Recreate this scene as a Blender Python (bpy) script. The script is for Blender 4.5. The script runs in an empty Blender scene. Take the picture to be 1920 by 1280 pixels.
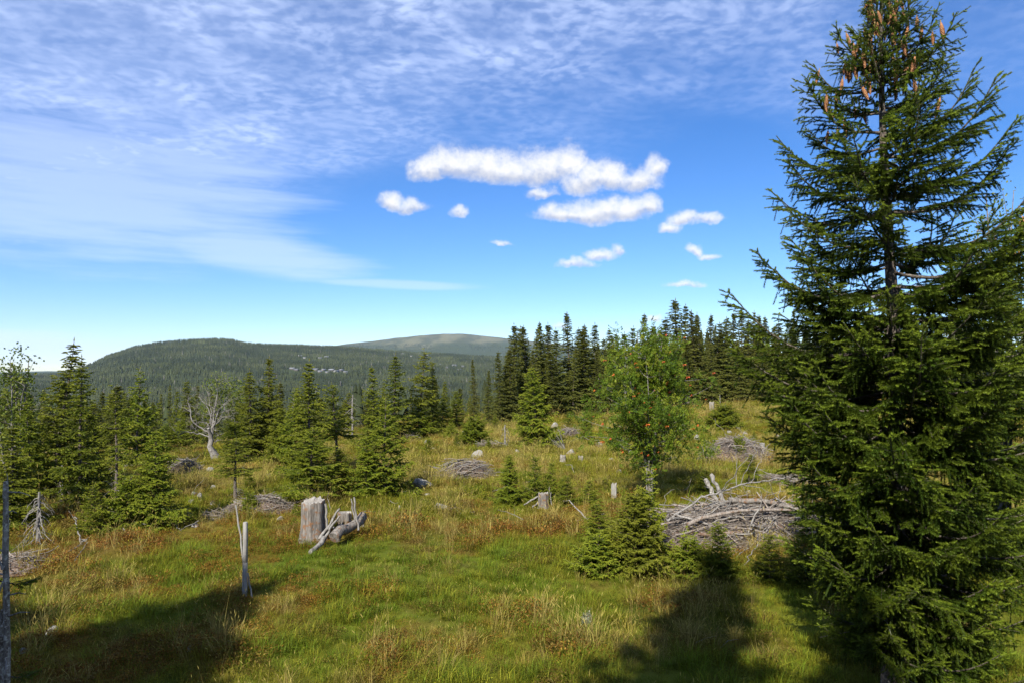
# A boreal clearing with spruces, a rowan, brush piles and stumps, wooded hills behind.
import bpy, math, random
import numpy as np
from mathutils import Vector, Matrix, Euler

sc = bpy.context.scene
COL = sc.collection
R = math.radians

# ------------------------------------------------------------------ camera
EYE = 3.6                       # height of the lens above the floor of the clearing
cam_d = bpy.data.cameras.new('camera'); cam = bpy.data.objects.new('camera', cam_d)
COL.objects.link(cam); sc.camera = cam
cam_d.lens = 24.0; cam_d.sensor_width = 36.0
cam_d.clip_start = 0.1; cam_d.clip_end = 40000
cam.location = (0, 0, EYE); cam.rotation_euler = (R(90 + 2.24), 0, 0)

# ------------------------------------------------------------------ light
SUN_AZ = 202.0                  # compass bearing of the sun, the view looks along 0 (+Y)
SUN_EL = 41.0
sun_d = bpy.data.lights.new('sun', 'SUN'); sun = bpy.data.objects.new('sun', sun_d)
COL.objects.link(sun)
sun_d.energy = 5.0; sun_d.angle = R(0.53); sun_d.color = (1.0, 0.95, 0.86)
_sd = Vector((math.sin(R(SUN_AZ)) * math.cos(R(SUN_EL)), math.cos(R(SUN_AZ)) * math.cos(R(SUN_EL)), math.sin(R(SUN_EL))))
sun.rotation_euler = _sd.to_track_quat('Z', 'Y').to_euler()
sun.location = _sd * 200
sc.view_settings.view_transform = 'Standard'; sc.view_settings.look = 'None'
sc.view_settings.exposure = 1.06; sc.view_settings.gamma = 1.0
sc.view_settings.use_curve_mapping = False
sc.cycles.max_bounces = 4; sc.cycles.diffuse_bounces = 3; sc.cycles.transmission_bounces = 3
sc.cycles.transparent_max_bounces = 4; sc.cycles.volume_bounces = 1
sc.cycles.use_denoising = True

# ------------------------------------------------------------------ node helper
class N:
    def __init__(s, tree): s.t = tree; tree.nodes.clear()
    def n(s, kind, **kw):
        ins = kw.pop('ins', {})
        nd = s.t.nodes.new(kind)
        for k, v in kw.items(): setattr(nd, k, v)
        for k, v in ins.items(): s.put(nd.inputs[k], v)
        return nd
    def put(s, sock, v):
        if isinstance(v, bpy.types.NodeSocket): s.t.links.new(v, sock)
        elif isinstance(v, bpy.types.Node): s.t.links.new(v.outputs[0], sock)
        else: sock.default_value = v
    def m(s, op, a, b=0.0, c=0.0, clamp=False):
        nd = s.t.nodes.new('ShaderNodeMath'); nd.operation = op; nd.use_clamp = clamp
        s.put(nd.inputs[0], a); s.put(nd.inputs[1], b); s.put(nd.inputs[2], c)
        return nd.outputs[0]
    def ramp(s, v, a, b, lo=0.0, hi=1.0, smooth=True):
        nd = s.t.nodes.new('ShaderNodeMapRange'); nd.clamp = True
        nd.interpolation_type = 'SMOOTHSTEP' if smooth else 'LINEAR'
        s.put(nd.inputs[0], v); s.put(nd.inputs[1], a); s.put(nd.inputs[2], b); s.put(nd.inputs[3], lo); s.put(nd.inputs[4], hi)
        return nd.outputs[0]
    def mix(s, f, a, b, blend='MIX'):
        nd = s.t.nodes.new('ShaderNodeMix'); nd.data_type = 'RGBA'; nd.blend_type = blend
        s.put(nd.inputs[0], f); s.put(nd.inputs[6], a); s.put(nd.inputs[7], b)
        return nd.outputs[2]
    def noise(s, vec, scale, detail=4.0, rough=0.55, dist=0.0, dims='3D'):
        nd = s.t.nodes.new('ShaderNodeTexNoise'); nd.noise_dimensions = dims
        if vec is not None: s.put(nd.inputs['Vector'], vec)
        nd.inputs['Scale'].default_value = scale; nd.inputs['Detail'].default_value = detail
        nd.inputs['Roughness'].default_value = rough; nd.inputs['Distortion'].default_value = dist
        return nd.outputs[0]
    def xyz(s, x, y, z=0.0):
        nd = s.t.nodes.new('ShaderNodeCombineXYZ'); s.put(nd.inputs[0], x); s.put(nd.inputs[1], y); s.put(nd.inputs[2], z)
        return nd.outputs[0]

# ------------------------------------------------------------------ world: clear northern sky with a ripple cloud sheet and fair-weather cumulus
world = bpy.data.worlds.new('World'); sc.world = world; world.use_nodes = True
w = N(world.node_tree)
sky = w.n('ShaderNodeTexSky', sky_type='NISHITA', sun_disc=False, sun_elevation=R(SUN_EL), sun_rotation=R(SUN_AZ),
          altitude=700.0, air_density=1.0, dust_density=0.0, ozone_density=3.0)
tc = w.n('ShaderNodeTexCoord'); gen = tc.outputs['Generated']
sp = w.n('ShaderNodeSeparateXYZ', ins={0: gen}); dx, dy, dz = sp.outputs
zc = w.m('ADD', w.m('MAXIMUM', dz, 0.0), 0.08)
cu = w.m('DIVIDE', dx, zc); cv = w.m('DIVIDE', dy, zc)         # the cloud sheet is a flat layer overhead
az = w.m('MULTIPLY', w.m('ARCTAN2', dx, dy), 57.2958)          # degrees to the right of the view axis
el = w.m('MULTIPLY', w.m('ARCSINE', dz), 57.2958)
plane = w.xyz(cu, cv, 0.0)
big = w.noise(plane, 1.1, 3.0, 0.5)
front = w.m('SUBTRACT', w.m('ADD', 1.95, w.m('MULTIPLY', w.m('SUBTRACT', 0.86, cu), 0.50)), cv)   # edge of the sheet
front = w.m('ADD', front, w.m('MULTIPLY', w.m('SUBTRACT', big, 0.5), 2.2))
sheet = w.ramp(front, -0.45, 0.85)
warp = w.noise(plane, 3.0, 2.0, 0.5)
rip_v = w.xyz(w.m('ADD', w.m('MULTIPLY', cu, 1.0), w.m('MULTIPLY', warp, 0.16)), w.m('ADD', w.m('MULTIPLY', cv, 1.15), w.m('MULTIPLY', warp, 0.12)), 3.1)
cells = w.ramp(w.noise(rip_v, 21.0, 3.5, 0.52), 0.33, 0.67)
cells2 = w.ramp(w.noise(rip_v, 6.0, 3.0, 0.55), 0.33, 0.66)
veil_k = w.ramp(w.m('ADD', w.m('MULTIPLY', cu, -1.0), w.m('MULTIPLY', cv, 0.25)), 0.2, 1.9)      # smoother veil towards the left
rip = w.m('MULTIPLY', cells, w.m('ADD', 0.45, w.m('MULTIPLY', cells2, 0.55)))
body = w.m('ADD', w.m('MULTIPLY', w.m('SUBTRACT', 1.0, veil_k), w.m('ADD', 0.30, w.m('MULTIPLY', rip, 0.46))),
           w.m('MULTIPLY', veil_k, w.m('ADD', 0.40, w.m('MULTIPLY', rip, 0.28))))
gapk = w.ramp(w.noise(plane, 2.6, 4.0, 0.55), 0.30, 0.62, 0.45, 1.0)
thick = w.m('MULTIPLY', w.m('MULTIPLY', sheet, body), gapk)
def lens_cloud(a0, e0, ra, re, k, tilt=0.0):
    a = w.m('SUBTRACT', az, a0)
    e = w.m('SUBTRACT', w.m('SUBTRACT', el, e0), w.m('MULTIPLY', a, tilt))
    streak = w.noise(w.xyz(w.m('MULTIPLY', az, 0.06), w.m('MULTIPLY', el, 0.6), 7.0), 1.6, 4.0, 0.6)
    d = w.m('ADD', w.m('POWER', w.m('ABSOLUTE', w.m('DIVIDE', a, ra)), 2.0), w.m('POWER', w.m('ABSOLUTE', w.m('DIVIDE', e, re)), 2.0))
    d = w.m('ADD', d, w.m('MULTIPLY', w.m('SUBTRACT', streak, 0.5), 1.6))
    return w.m('MULTIPLY', w.ramp(d, 1.15, 0.0), k)
veils = [(-31, 13.0, 16, 6.5, 0.50, 0.05), (-20.5, 9.0, 10, 1.9, 0.50, -0.10), (-9.5, 6.9, 7.5, 0.45, 0.38, -0.02),
         (-37, 1.7, 8, 1.1, 0.65, 0.0), (-34, 0.9, 12, 0.7, 0.4, 0.0)]
for v in veils: thick = w.m('MAXIMUM', thick, lens_cloud(*v))
# cumulus: heaps of puffs (bearing, height, half width, half height in degrees)
puffs = [(-7.0,16.0,1.7,1.0),(-5.0,16.5,2.2,1.5),(-2.5,16.1,2.6,1.6),(0.2,16.2,2.4,1.5),(2.8,16.0,2.4,1.6),(4.8,16.6,1.5,1.5),(6.3,15.2,2.4,1.3),
         (8.6,15.4,1.6,1.3),(10.6,15.0,1.7,1.2),(11.8,16.0,1.0,1.1),(2.6,14.4,1.2,0.5),
         (4.2,12.6,2.2,0.9),(6.8,12.7,2.6,1.2),(9.6,12.8,2.4,1.2),(11.4,12.9,1.2,0.9),
         (-9.8,13.4,1.3,0.8),(-8.3,13.2,1.3,0.75),(-4.6,12.8,0.8,0.45),(14.2,11.8,1.3,0.8),(15.8,11.9,1.3,0.5),(13.3,11.2,0.8,0.6),
         (5.6,8.7,1.6,0.6),(7.4,9.3,1.3,0.6),(8.9,9.6,0.6,0.6),(15.2,9.5,0.7,0.55),(16.3,9.1,0.9,0.4),(14.2,6.7,1.3,0.38),
         (-0.8,10.3,0.9,0.3),(3.9,3.7,0.5,0.4),(12.1,4.1,0.7,0.35),]
nz1 = w.n('ShaderNodeTexNoise', ins={'Vector': gen, 'Scale': 20.0, 'Detail': 4.0, 'Roughness': 0.55})
off = w.n('ShaderNodeSeparateColor', ins={0: nz1.outputs['Color']})
azw = w.m('ADD', az, w.m('MULTIPLY', w.m('SUBTRACT', off.outputs[0], 0.5), 2.4))
elw = w.m('ADD', el, w.m('MULTIPLY', w.m('SUBTRACT', off.outputs[1], 0.5), 2.0))
fluff = w.m('ADD', w.m('MULTIPLY', w.noise(gen, 34.0, 9.0, 0.68), 0.7), w.m('MULTIPLY', w.noise(gen, 120.0, 6.0, 0.65), 0.3))
heap = None; lit = None
for (a0, e0, ra, re) in puffs:
    if e0 > 12: re *= 1.22; ra *= 1.06
    a = w.m('DIVIDE', w.m('SUBTRACT', azw, a0), ra); e = w.m('DIVIDE', w.m('SUBTRACT', elw, e0), re)
    # flat bases: below the middle the heap closes faster
    e2 = w.m('MULTIPLY', e, w.m('ADD', 1.0, w.m('MULTIPLY', w.m('LESS_THAN', e, 0.0), 0.85)))
    d = w.m('SUBTRACT', 1.0, w.m('ADD', w.m('MULTIPLY', a, a), w.m('MULTIPLY', e2, e2)))
    small = min(1.0, 0.45 + 0.55 * re)
    d = w.m('MULTIPLY', d, small) if small < 0.99 else d
    l = w.m('MULTIPLY', w.m('MAXIMUM', d, 0.0), e)
    heap = d if heap is None else w.m('SMOOTH_MAX', heap, d, 0.25)
    lit = l if lit is None else w.m('ADD', lit, l)
heap_f = w.ramp(w.m('ADD', heap, w.m('MULTIPLY', w.m('SUBTRACT', fluff, 0.5), 2.6)), -0.50, 1.15)
shade = w.ramp(w.m('ADD', lit, w.m('MULTIPLY', w.m('SUBTRACT', fluff, 0.5), 0.9)), -0.30, 0.24)
heap_c = w.mix(shade, (0.42, 0.455, 0.57, 1), (0.76, 0.76, 0.77, 1))
SKY_K = 0.066
base = w.n('ShaderNodeHueSaturation', ins={'Saturation': 1.25, 'Value': 1.0, 'Color': sky})
base = w.mix(1.0, base.outputs[0], (0.86, 0.97, 1.22, 1), 'MULTIPLY')
K = 1.0 / SKY_K
def kc(c): return (c[0] * K, c[1] * K, c[2] * K, 1)
col = w.mix(thick, base, kc((0.40, 0.475, 0.67)))
scl = w.n('ShaderNodeVectorMath', operation='SCALE', ins={0: heap_c}); scl.inputs['Scale'].default_value = K * 0.66
col = w.mix(w.m('MULTIPLY', heap_f, w.ramp(el, 0.0, 2.0)), col, scl.outputs[0])
bg = w.n('ShaderNodeBackground', ins={'Color': col, 'Strength': SKY_K})
out = w.n('ShaderNodeOutputWorld'); w.put(out.inputs['Surface'], bg)
world.cycles.sampling_method = 'MANUAL'; world.cycles.sample_map_resolution = 512

# ------------------------------------------------------------------ numeric helpers
rng = np.random.default_rng(7)
def hash2(i, j, s):
    i = i.astype(np.int64); j = j.astype(np.int64)
    h = (i * 374761393 + j * 668265263 + s * 974711) & 0xffffffff
    h = ((h ^ (h >> 13)) * 1274126177) & 0xffffffff
    return ((h ^ (h >> 16)) & 0xffff) / 65535.0
def vnoise(x, y, s=0):
    x = np.asarray(x, float); y = np.asarray(y, float)
    i = np.floor(x); j = np.floor(y); fx = x - i; fy = y - j
    fx = fx * fx * (3 - 2 * fx); fy = fy * fy * (3 - 2 * fy)
    a = hash2(i, j, s); b = hash2(i + 1, j, s); c = hash2(i, j + 1, s); d = hash2(i + 1, j + 1, s)
    return (a * (1 - fx) + b * fx) * (1 - fy) + (c * (1 - fx) + d * fx) * fy
def fbm(x, y, s=0, o=4):
    v = 0; amp = 0.5; t = 0
    for k in range(o):
        v = v + amp * vnoise(x, y, s + k * 17); t += amp; amp *= 0.5; x = x * 2.03 + 5.1; y = y * 2.03 - 3.7
    return v / t
def sstep(a, b, v):
    t = np.clip((v - a) / (b - a), 0, 1); return t * t * (3 - 2 * t)

# ------------------------------------------------------------------ the lie of the land (metres, clearing floor at 0)
def px_az(p): return math.degrees(math.atan((p - 960) / 1280.0))
_edge_a = [-180, -90, -45, -24, -15, -5, 0, 8, 18, 30, 60, 180]
_edge_r = [40, 34, 33, 36, 40, 50, 58, 73, 92, 100, 100, 60]
_rid = [(-500, 705), (0, 702), (100, 699), (140, 694), (175, 678), (200, 665), (250, 648), (300, 639), (350, 635), (400, 633), (430, 634),
        (462, 641), (500, 643), (560, 645), (640, 648), (700, 653), (760, 657), (850, 662), (960, 668), (1200, 690), (1500, 700)]
_mtn = [(-600, 700), (0, 698), (300, 690), (560, 662), (620, 649), (660, 644), (700, 640), (740, 634), (780, 630), (830, 626.5), (870, 627), (910, 631), (960, 636), (1050, 645), (1200, 665), (1500, 690)]
_ra = [px_az(p) for p, _ in _rid]; _rz = [(690 - q) / 1280 for _, q in _rid]
_ma = [px_az(p) for p, _ in _mtn]; _mz = [(690 - q) / 1280 for _, q in _mtn]
def land(x, y, fine=True):
    x = np.asarray(x, float); y = np.asarray(y, float)
    r = np.hypot(x, y); a = np.degrees(np.arctan2(x, y)); ca = np.clip(np.cos(np.radians(a)), 0.2, 1)
    z = 1.9 * (1 - sstep(1.2, 7.0, r))                                   # the knoll the picture is taken from
    near = 1 - sstep(150, 400, r)
    z = z + near * ((fbm(x / 7, y / 7, 3, 3) - 0.5) * 0.55 * sstep(6, 14, r))
    if fine: z = z + near * (fbm(x / 0.9, y / 0.9, 9, 3) - 0.5) * 0.16
    re = np.interp(a, _edge_a, _edge_r)
    d = np.maximum(r - re, 0)
    k = 1 - sstep(2, 14, a) * (1 - sstep(60, 120, a))
    valley = -50 * (1 - np.exp(-d / 250.0)) * k
    zr = EYE + 2800 * np.interp(a, _ra, _rz) * ca - 9
    s = np.clip((r - 1000) / 1800, 0, 1); s = s ** 1.25
    hill = valley + (zr - valley) * s
    zm = EYE + 7000 * np.interp(a, _ma, _mz) * ca
    t = np.clip((r - 4300) / 2700, 0, 1)
    back = 1 - sstep(2800, 4300, r)
    low = -60.0
    far = low + (zm - low) * (t * t * (3 - 2 * t))
    far = np.where(r > 7000, zm + (-150 - zm) * sstep(7000, 11000, r), far)
    hill = np.where(r > 2800, far + (hill - far) * back, hill)
    hill = hill + sstep(900, 1800, r) * (fbm(x / 260, y / 260, 21, 3) - 0.5) * 16 * (1 - 0.75 * sstep(2300, 2800, r) * (1 - sstep(3000, 4000, r)))
    return z + hill
def land1(x, y): return float(land(np.array([x]), np.array([y]))[0])
def ground_at(px, py):
    """spot in the clearing seen at a given bearing and dip below the horizon"""
    Y = EYE * 1280.0 / max(py - 690, 8)
    for _ in range(8):
        X = (px - 960) / 1280.0 * Y
        Y = Y * 0.5 + 0.5 * (EYE - land1(X, Y)) * 1280.0 / max(py - 690, 8)
    return (px - 960) / 1280.0 * Y, Y

# ------------------------------------------------------------------ mesh builder
class G:
    def __init__(s): s.v = []; s.f = []; s.t = []; s.n = 0
    def add(s, V, F, mat=0, tint=0.5):
        V = np.asarray(V, float).reshape(-1, 3); F = np.asarray(F, np.int64)
        if len(V) == 0: return
        s.v.append(V); s.f.append((F + s.n, mat)); s.n += len(V)
        s.t.append(np.broadcast_to(np.asarray(tint, float), (len(V),)).copy())
    def mesh(s, name, mats, smooth=False):
        me = bpy.data.meshes.new(name)
        V = np.concatenate(s.v); me.vertices.add(len(V)); me.vertices.foreach_set('co', V.astype(np.float32).ravel())
        lv = np.concatenate([F.ravel() for F, _ in s.f])
        lt = np.concatenate([np.full(len(F), F.shape[1], np.int64) for F, _ in s.f])
        mi = np.concatenate([np.full(len(F), m, np.int32) for F, m in s.f])
        ls = np.concatenate([[0], np.cumsum(lt)[:-1]])
        me.loops.add(len(lv)); me.loops.foreach_set('vertex_index', lv.astype(np.int32))
        me.polygons.add(len(lt)); me.polygons.foreach_set('loop_start', ls.astype(np.int32))
        me.polygons.foreach_set('material_index', mi)
        if smooth: me.polygons.foreach_set('use_smooth', np.ones(len(lt), bool))
        for m in mats: me.materials.append(m)
        at = me.attributes.new('tint', 'FLOAT', 'POINT'); at.data.foreach_set('value', np.concatenate(s.t).astype(np.float32))
        me.update(calc_edges=True)
        return me
def obj(name, me, parent=None, loc=None):
    o = bpy.data.objects.new(name, me); COL.objects.link(o)
    if parent is not None: o.parent = parent
    if loc is not None: o.location = loc
    return o
def empty(name, loc=(0, 0, 0), rz=0.0):
    o = bpy.data.objects.new(name, None); COL.objects.link(o); o.location = loc; o.rotation_euler = (0, 0, rz)
    o.empty_display_size = 0.2
    return o
def tag(o, label=None, cat=None, group=None, kind=None):
    if label: o['label'] = label
    if cat: o['category'] = cat
    if group: o['group'] = group
    if kind: o['kind'] = kind
    return o
def unit(v): return v / np.maximum(np.linalg.norm(v, axis=-1, keepdims=True), 1e-9)
def perp(d):
    a = np.where(np.abs(d[..., 2:3]) < 0.9, np.array([0, 0, 1.0]), np.array([1.0, 0, 0]))
    u = unit(np.cross(d, a)); return u, np.cross(d, u)
def tube(g, P, rad, n=6, mat=0, tint=0.5, cap=True, wob=0.0):
    P = np.asarray(P, float); k = len(P); rad = np.broadcast_to(np.asarray(rad, float), (k,))
    d = np.gradient(P, axis=0); d = unit(d)
    u, v = perp(d)
    for i in range(1, k):                       # keep the rings from twisting
        u[i] = unit(u[i - 1] - d[i] * np.dot(u[i - 1], d[i])); v[i] = np.cross(d[i], u[i])
    th = np.arange(n) * 2 * math.pi / n
    rr = rad[:, None] * (1 + wob * (rng.random((k, n)) - 0.5)) if wob else np.repeat(rad[:, None], n, 1)
    V = P[:, None, :] + rr[..., None] * (np.cos(th)[None, :, None] * u[:, None, :] + np.sin(th)[None, :, None] * v[:, None, :])
    i = np.arange(k - 1)[:, None] * n; j = np.arange(n)[None, :]; j2 = (j + 1) % n
    F = np.stack([i + j, i + j2, i + n + j2, i + n + j], -1).reshape(-1, 4)
    g.add(V.reshape(-1, 3), F, mat, tint)
    if cap:
        g.add(V[-1], np.arange(n)[None, :], mat, tint); g.add(V[0][::-1], np.arange(n)[None, :], mat, tint)
def sticks(g, A, B, ra, rb, mat=0, tint=0.5):
    """many straight three-sided twigs at once"""
    A = np.asarray(A, float); B = np.asarray(B, float); n = len(A)
    if n == 0: return
    u, v = perp(unit(B - A)); ra = np.broadcast_to(ra, (n,))[:, None]; rb = np.broadcast_to(rb, (n,))[:, None]
    V = np.empty((n, 6, 3))
    for k in range(3):
        c, s_ = math.cos(k * 2.0944), math.sin(k * 2.0944)
        V[:, k] = A + (u * c + v * s_) * ra; V[:, 3 + k] = B + (u * c + v * s_) * rb
    o = (np.arange(n) * 6)[:, None]
    F = np.concatenate([o + np.array([[k, (k + 1) % 3, 3 + (k + 1) % 3, 3 + k]]) for k in range(3)])
    t = tint if np.ndim(tint) == 0 else np.repeat(np.asarray(tint), 6)
    g.add(V.reshape(-1, 3), F, mat, t)
def blades(g, A, B, wd, mat=0, tint=0.5, cross=True, r=None):
    """leafy shoots: two crossed lozenges along each segment"""
    A = np.asarray(A, float); B = np.asarray(B, float); n = len(A)
    if n == 0: return
    r = r or rng
    d = unit(B - A); u, v = perp(d); th = r.random(n)[:, None] * math.pi
    wd = np.broadcast_to(wd, (n,))[:, None]
    u, v = u * np.cos(th) + v * np.sin(th), v * np.cos(th) - u * np.sin(th)
    M = A * 0.55 + B * 0.45
    tt = tint if np.ndim(tint) == 0 else np.asarray(tint)
    for q in ((u, v) if cross else (u,)):
        V = np.stack([A, M + q * wd, B, M - q * wd], 1).reshape(-1, 3)
        g.add(V, (np.arange(n) * 4)[:, None] + np.arange(4)[None, :], mat, tt if np.ndim(tt) == 0 else np.repeat(tt, 4))
def needles(g, A, B, per_m, ln, wd, mat=0, tint=0.5, r=None):
    """single needles standing round each shoot, leaning forward"""
    r = r or rng
    A = np.asarray(A, float); B = np.asarray(B, float)
    L = np.linalg.norm(B - A, axis=1); cnt = np.maximum((L * per_m).astype(int), 3)
    idx = np.repeat(np.arange(len(A)), cnt); n = len(idx)
    t = r.random(n)[:, None]
    d = unit(B - A)[idx]; u, v = perp(d); th = r.random(n)[:, None] * 2 * math.pi
    rad = u * np.cos(th) + v * np.sin(th)
    rad[:, 2] += 0.25
    o = A[idx] + (B - A)[idx] * t
    dirn = unit(d * 0.75 + unit(rad) * 0.75 + r.normal(0, 0.08, (n, 3)))
    side = unit(np.cross(dirn, rad + 0.01)) * (wd * 0.5)
    l = (ln * (0.75 + 0.5 * r.random(n)))[:, None]
    V = np.stack([o - side, o + side, o + dirn * l + side * 0.35, o + dirn * l - side * 0.35], 1).reshape(-1, 3)
    tt = np.asarray(tint); tt = tt if tt.ndim == 0 else np.repeat(tt[idx], 4)
    g.add(V, (np.arange(n) * 4)[:, None] + np.arange(4)[None, :], mat, tt)
# ------------------------------------------------------------------ materials
def material(name):
    m = bpy.data.materials.new(name); m.use_nodes = True
    return m, N(m.node_tree)
def finish(n, surf):
    o = n.n('ShaderNodeOutputMaterial'); n.put(o.inputs['Surface'], surf)
def c4(c): return (c[0], c[1], c[2], 1)
def foliage(name, dark, mid, light, trans=0.3, vary=0.25, warm=(0.16, 0.12, 0.02), rough=0.5, inst=False):
    m, n = material(name)
    t = n.n('ShaderNodeAttribute', attribute_name='tint').outputs['Fac']
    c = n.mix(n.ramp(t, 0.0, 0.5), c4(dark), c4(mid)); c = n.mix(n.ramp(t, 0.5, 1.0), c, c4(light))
    oi = n.n('ShaderNodeObjectInfo').outputs['Random']
    c = n.mix(n.m('MULTIPLY', oi, vary), c, c4(warm))
    hs = n.n('ShaderNodeHueSaturation', ins={'Color': c, 'Value': n.m('ADD', 1.0 - vary * 0.7, n.m('MULTIPLY', n.m('FRACT', n.m('MULTIPLY', oi, 7.31)), vary * 1.4))})
    p = n.n('ShaderNodeBsdfPrincipled', ins={'Base Color': hs.outputs[0], 'Roughness': rough + 0.1, 'Specular IOR Level': 0.12})
    tr = n.n('ShaderNodeBsdfTranslucent', ins={'Color': n.mix(0.35, hs.outputs[0], (0.20, 0.24, 0.03, 1))})
    mx = n.n('ShaderNodeMixShader', ins={0: trans, 1: p.outputs[0], 2: tr.outputs[0]})
    finish(n, mx.outputs[0]); return m
def wood(name, c1, c2, c3=None, stretch=9.0, scale=6.0, bump=0.5, lichen=0.0):
    m, n = material(name)
    co = n.n('ShaderNodeTexCoord').outputs['Object']
    s = n.n('ShaderNodeSeparateXYZ', ins={0: co}).outputs
    v = n.xyz(n.m('MULTIPLY', s[0], stretch), n.m('MULTIPLY', s[1], stretch), s[2])
    f = n.noise(v, scale, 6.0, 0.65); f2 = n.noise(co, scale * 3.2, 4.0, 0.6)
    c = n.mix(n.ramp(f, 0.32, 0.68), c4(c1), c4(c2))
    if c3: c = n.mix(n.ramp(f2, 0.52, 0.66), c, c4(c3))
    if lichen: c = n.mix(n.m('MULTIPLY', n.ramp(n.noise(co, scale * 5, 3.0), 0.55, 0.65), lichen), c, (0.36, 0.38, 0.30, 1))
    t = n.n('ShaderNodeAttribute', attribute_name='tint').outputs['Fac']
    hs = n.n('ShaderNodeHueSaturation', ins={'Color': c, 'Value': n.m('ADD', 0.65, n.m('MULTIPLY', t, 0.7))})
    b = n.n('ShaderNodeBump', ins={'Strength': bump, 'Distance': 0.02, 'Height': n.m('ADD', f, n.m('MULTIPLY', f2, 0.5))})
    p = n.n('ShaderNodeBsdfPrincipled', ins={'Base Color': hs.outputs[0], 'Roughness': 0.85, 'Specular IOR Level': 0.2, 'Normal': b.outputs[0]})
    finish(n, p.outputs[0]); return m
M = {}
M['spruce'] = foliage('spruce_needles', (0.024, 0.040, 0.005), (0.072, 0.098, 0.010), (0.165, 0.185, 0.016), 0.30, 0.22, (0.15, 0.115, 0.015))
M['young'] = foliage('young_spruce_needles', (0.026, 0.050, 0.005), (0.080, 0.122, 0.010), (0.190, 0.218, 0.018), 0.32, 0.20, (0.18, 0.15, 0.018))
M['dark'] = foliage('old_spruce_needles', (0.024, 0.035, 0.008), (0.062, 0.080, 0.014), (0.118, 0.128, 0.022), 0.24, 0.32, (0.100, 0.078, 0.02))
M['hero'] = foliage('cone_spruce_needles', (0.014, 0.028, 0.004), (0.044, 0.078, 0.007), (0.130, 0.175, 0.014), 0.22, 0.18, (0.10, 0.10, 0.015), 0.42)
def far_mat():
    m, n = material('distant_spruce_needles')
    s = n.n('ShaderNodeAttribute', attribute_name='tint_color', attribute_type='INSTANCER').outputs['Color']
    t = n.n('ShaderNodeAttribute', attribute_name='tint').outputs['Fac']
    oi = n.n('ShaderNodeObjectInfo').outputs['Random']
    v = n.m('MULTIPLY', n.m('ADD', 0.55, n.m('MULTIPLY', t, 0.8)), n.m('ADD', 0.72, n.m('MULTIPLY', oi, 0.5)))
    hs = n.n('ShaderNodeHueSaturation', ins={'Color': s, 'Value': v})
    finish(n, n.n('ShaderNodeBsdfPrincipled', ins={'Base Color': hs.outputs[0], 'Roughness': 0.8, 'Specular IOR Level': 0.15}).outputs[0]); return m
M['far'] = far_mat()
M['rowan'] = foliage('rowan_leaves', (0.040, 0.078, 0.008), (0.105, 0.160, 0.013), (0.24, 0.255, 0.022), 0.40, 0.05, (0.2, 0.2, 0.03), 0.4)
M['birch'] = foliage('birch_leaves', (0.040, 0.066, 0.010), (0.095, 0.130, 0.018), (0.20, 0.21, 0.035), 0.38, 0.05, (0.15, 0.17, 0.03), 0.42)
M['willow'] = foliage('grey_willow_leaves', (0.11, 0.125, 0.075), (0.20, 0.215, 0.145), (0.33, 0.335, 0.25), 0.2, 0.0)
M['shrub'] = foliage('bilberry_leaves', (0.07, 0.10, 0.012), (0.17, 0.18, 0.016), (0.27, 0.25, 0.022), 0.35, 0.1, (0.25, 0.13, 0.02))
M['bark'] = wood('spruce_bark', (0.050, 0.038, 0.030), (0.115, 0.092, 0.074), (0.17, 0.145, 0.12), 5, 9, 0.8, 0.25)
M['twig'] = wood('tan_young_bark', (0.22, 0.15, 0.06), (0.32, 0.23, 0.10), None, 4, 12, 0.3)
M['dead'] = wood('silver_dead_wood', (0.119, 0.108, 0.097), (0.234, 0.221, 0.201), (0.078, 0.067, 0.057), 10, 4, 0.7)
M['brush'] = wood('weathered_brushwood', (0.115, 0.095, 0.078), (0.245, 0.215, 0.185), (0.10, 0.06, 0.035), 6, 5, 0.5)
M['snag'] = wood('lichened_snag_bark', (0.090, 0.075, 0.063), (0.247, 0.225, 0.198), (0.450, 0.435, 0.390), 4, 8, 0.9, 0.6)
M['stump'] = wood('weathered_stump', (0.072, 0.061, 0.051), (0.200, 0.180, 0.157), (0.162, 0.085, 0.043), 7, 3.2, 1.0)
M['cut'] = wood('sawn_wood', (0.162, 0.145, 0.123), (0.272, 0.255, 0.225), (0.111, 0.093, 0.076), 1, 8, 0.5)
M['post'] = wood('grey_fence_post', (0.157, 0.149, 0.132), (0.281, 0.268, 0.242), (0.187, 0.174, 0.153), 12, 3, 0.5)
M['greybark'] = wood('pale_grey_bark', (0.11, 0.10, 0.09), (0.235, 0.22, 0.20), (0.07, 0.062, 0.055), 3, 10, 0.5)
M['litter'] = wood('needle_litter', (0.085, 0.048, 0.030), (0.16, 0.115, 0.085), (0.20, 0.18, 0.155), 1, 9, 0.8)
M['cone'] = wood('ripe_cone_scales', (0.30, 0.13, 0.06), (0.48, 0.25, 0.11), (0.22, 0.085, 0.05), 1, 60, 0.6)
def berries():
    m, n = material('rowan_berries')
    oi = n.n('ShaderNodeObjectInfo').outputs['Random']
    c = n.mix(oi, (0.42, 0.065, 0.012, 1), (0.48, 0.14, 0.016, 1))
    p = n.n('ShaderNodeBsdfPrincipled', ins={'Base Color': c, 'Roughness': 0.3}); finish(n, p.outputs[0]); return m
M['berry'] = berries()
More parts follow.
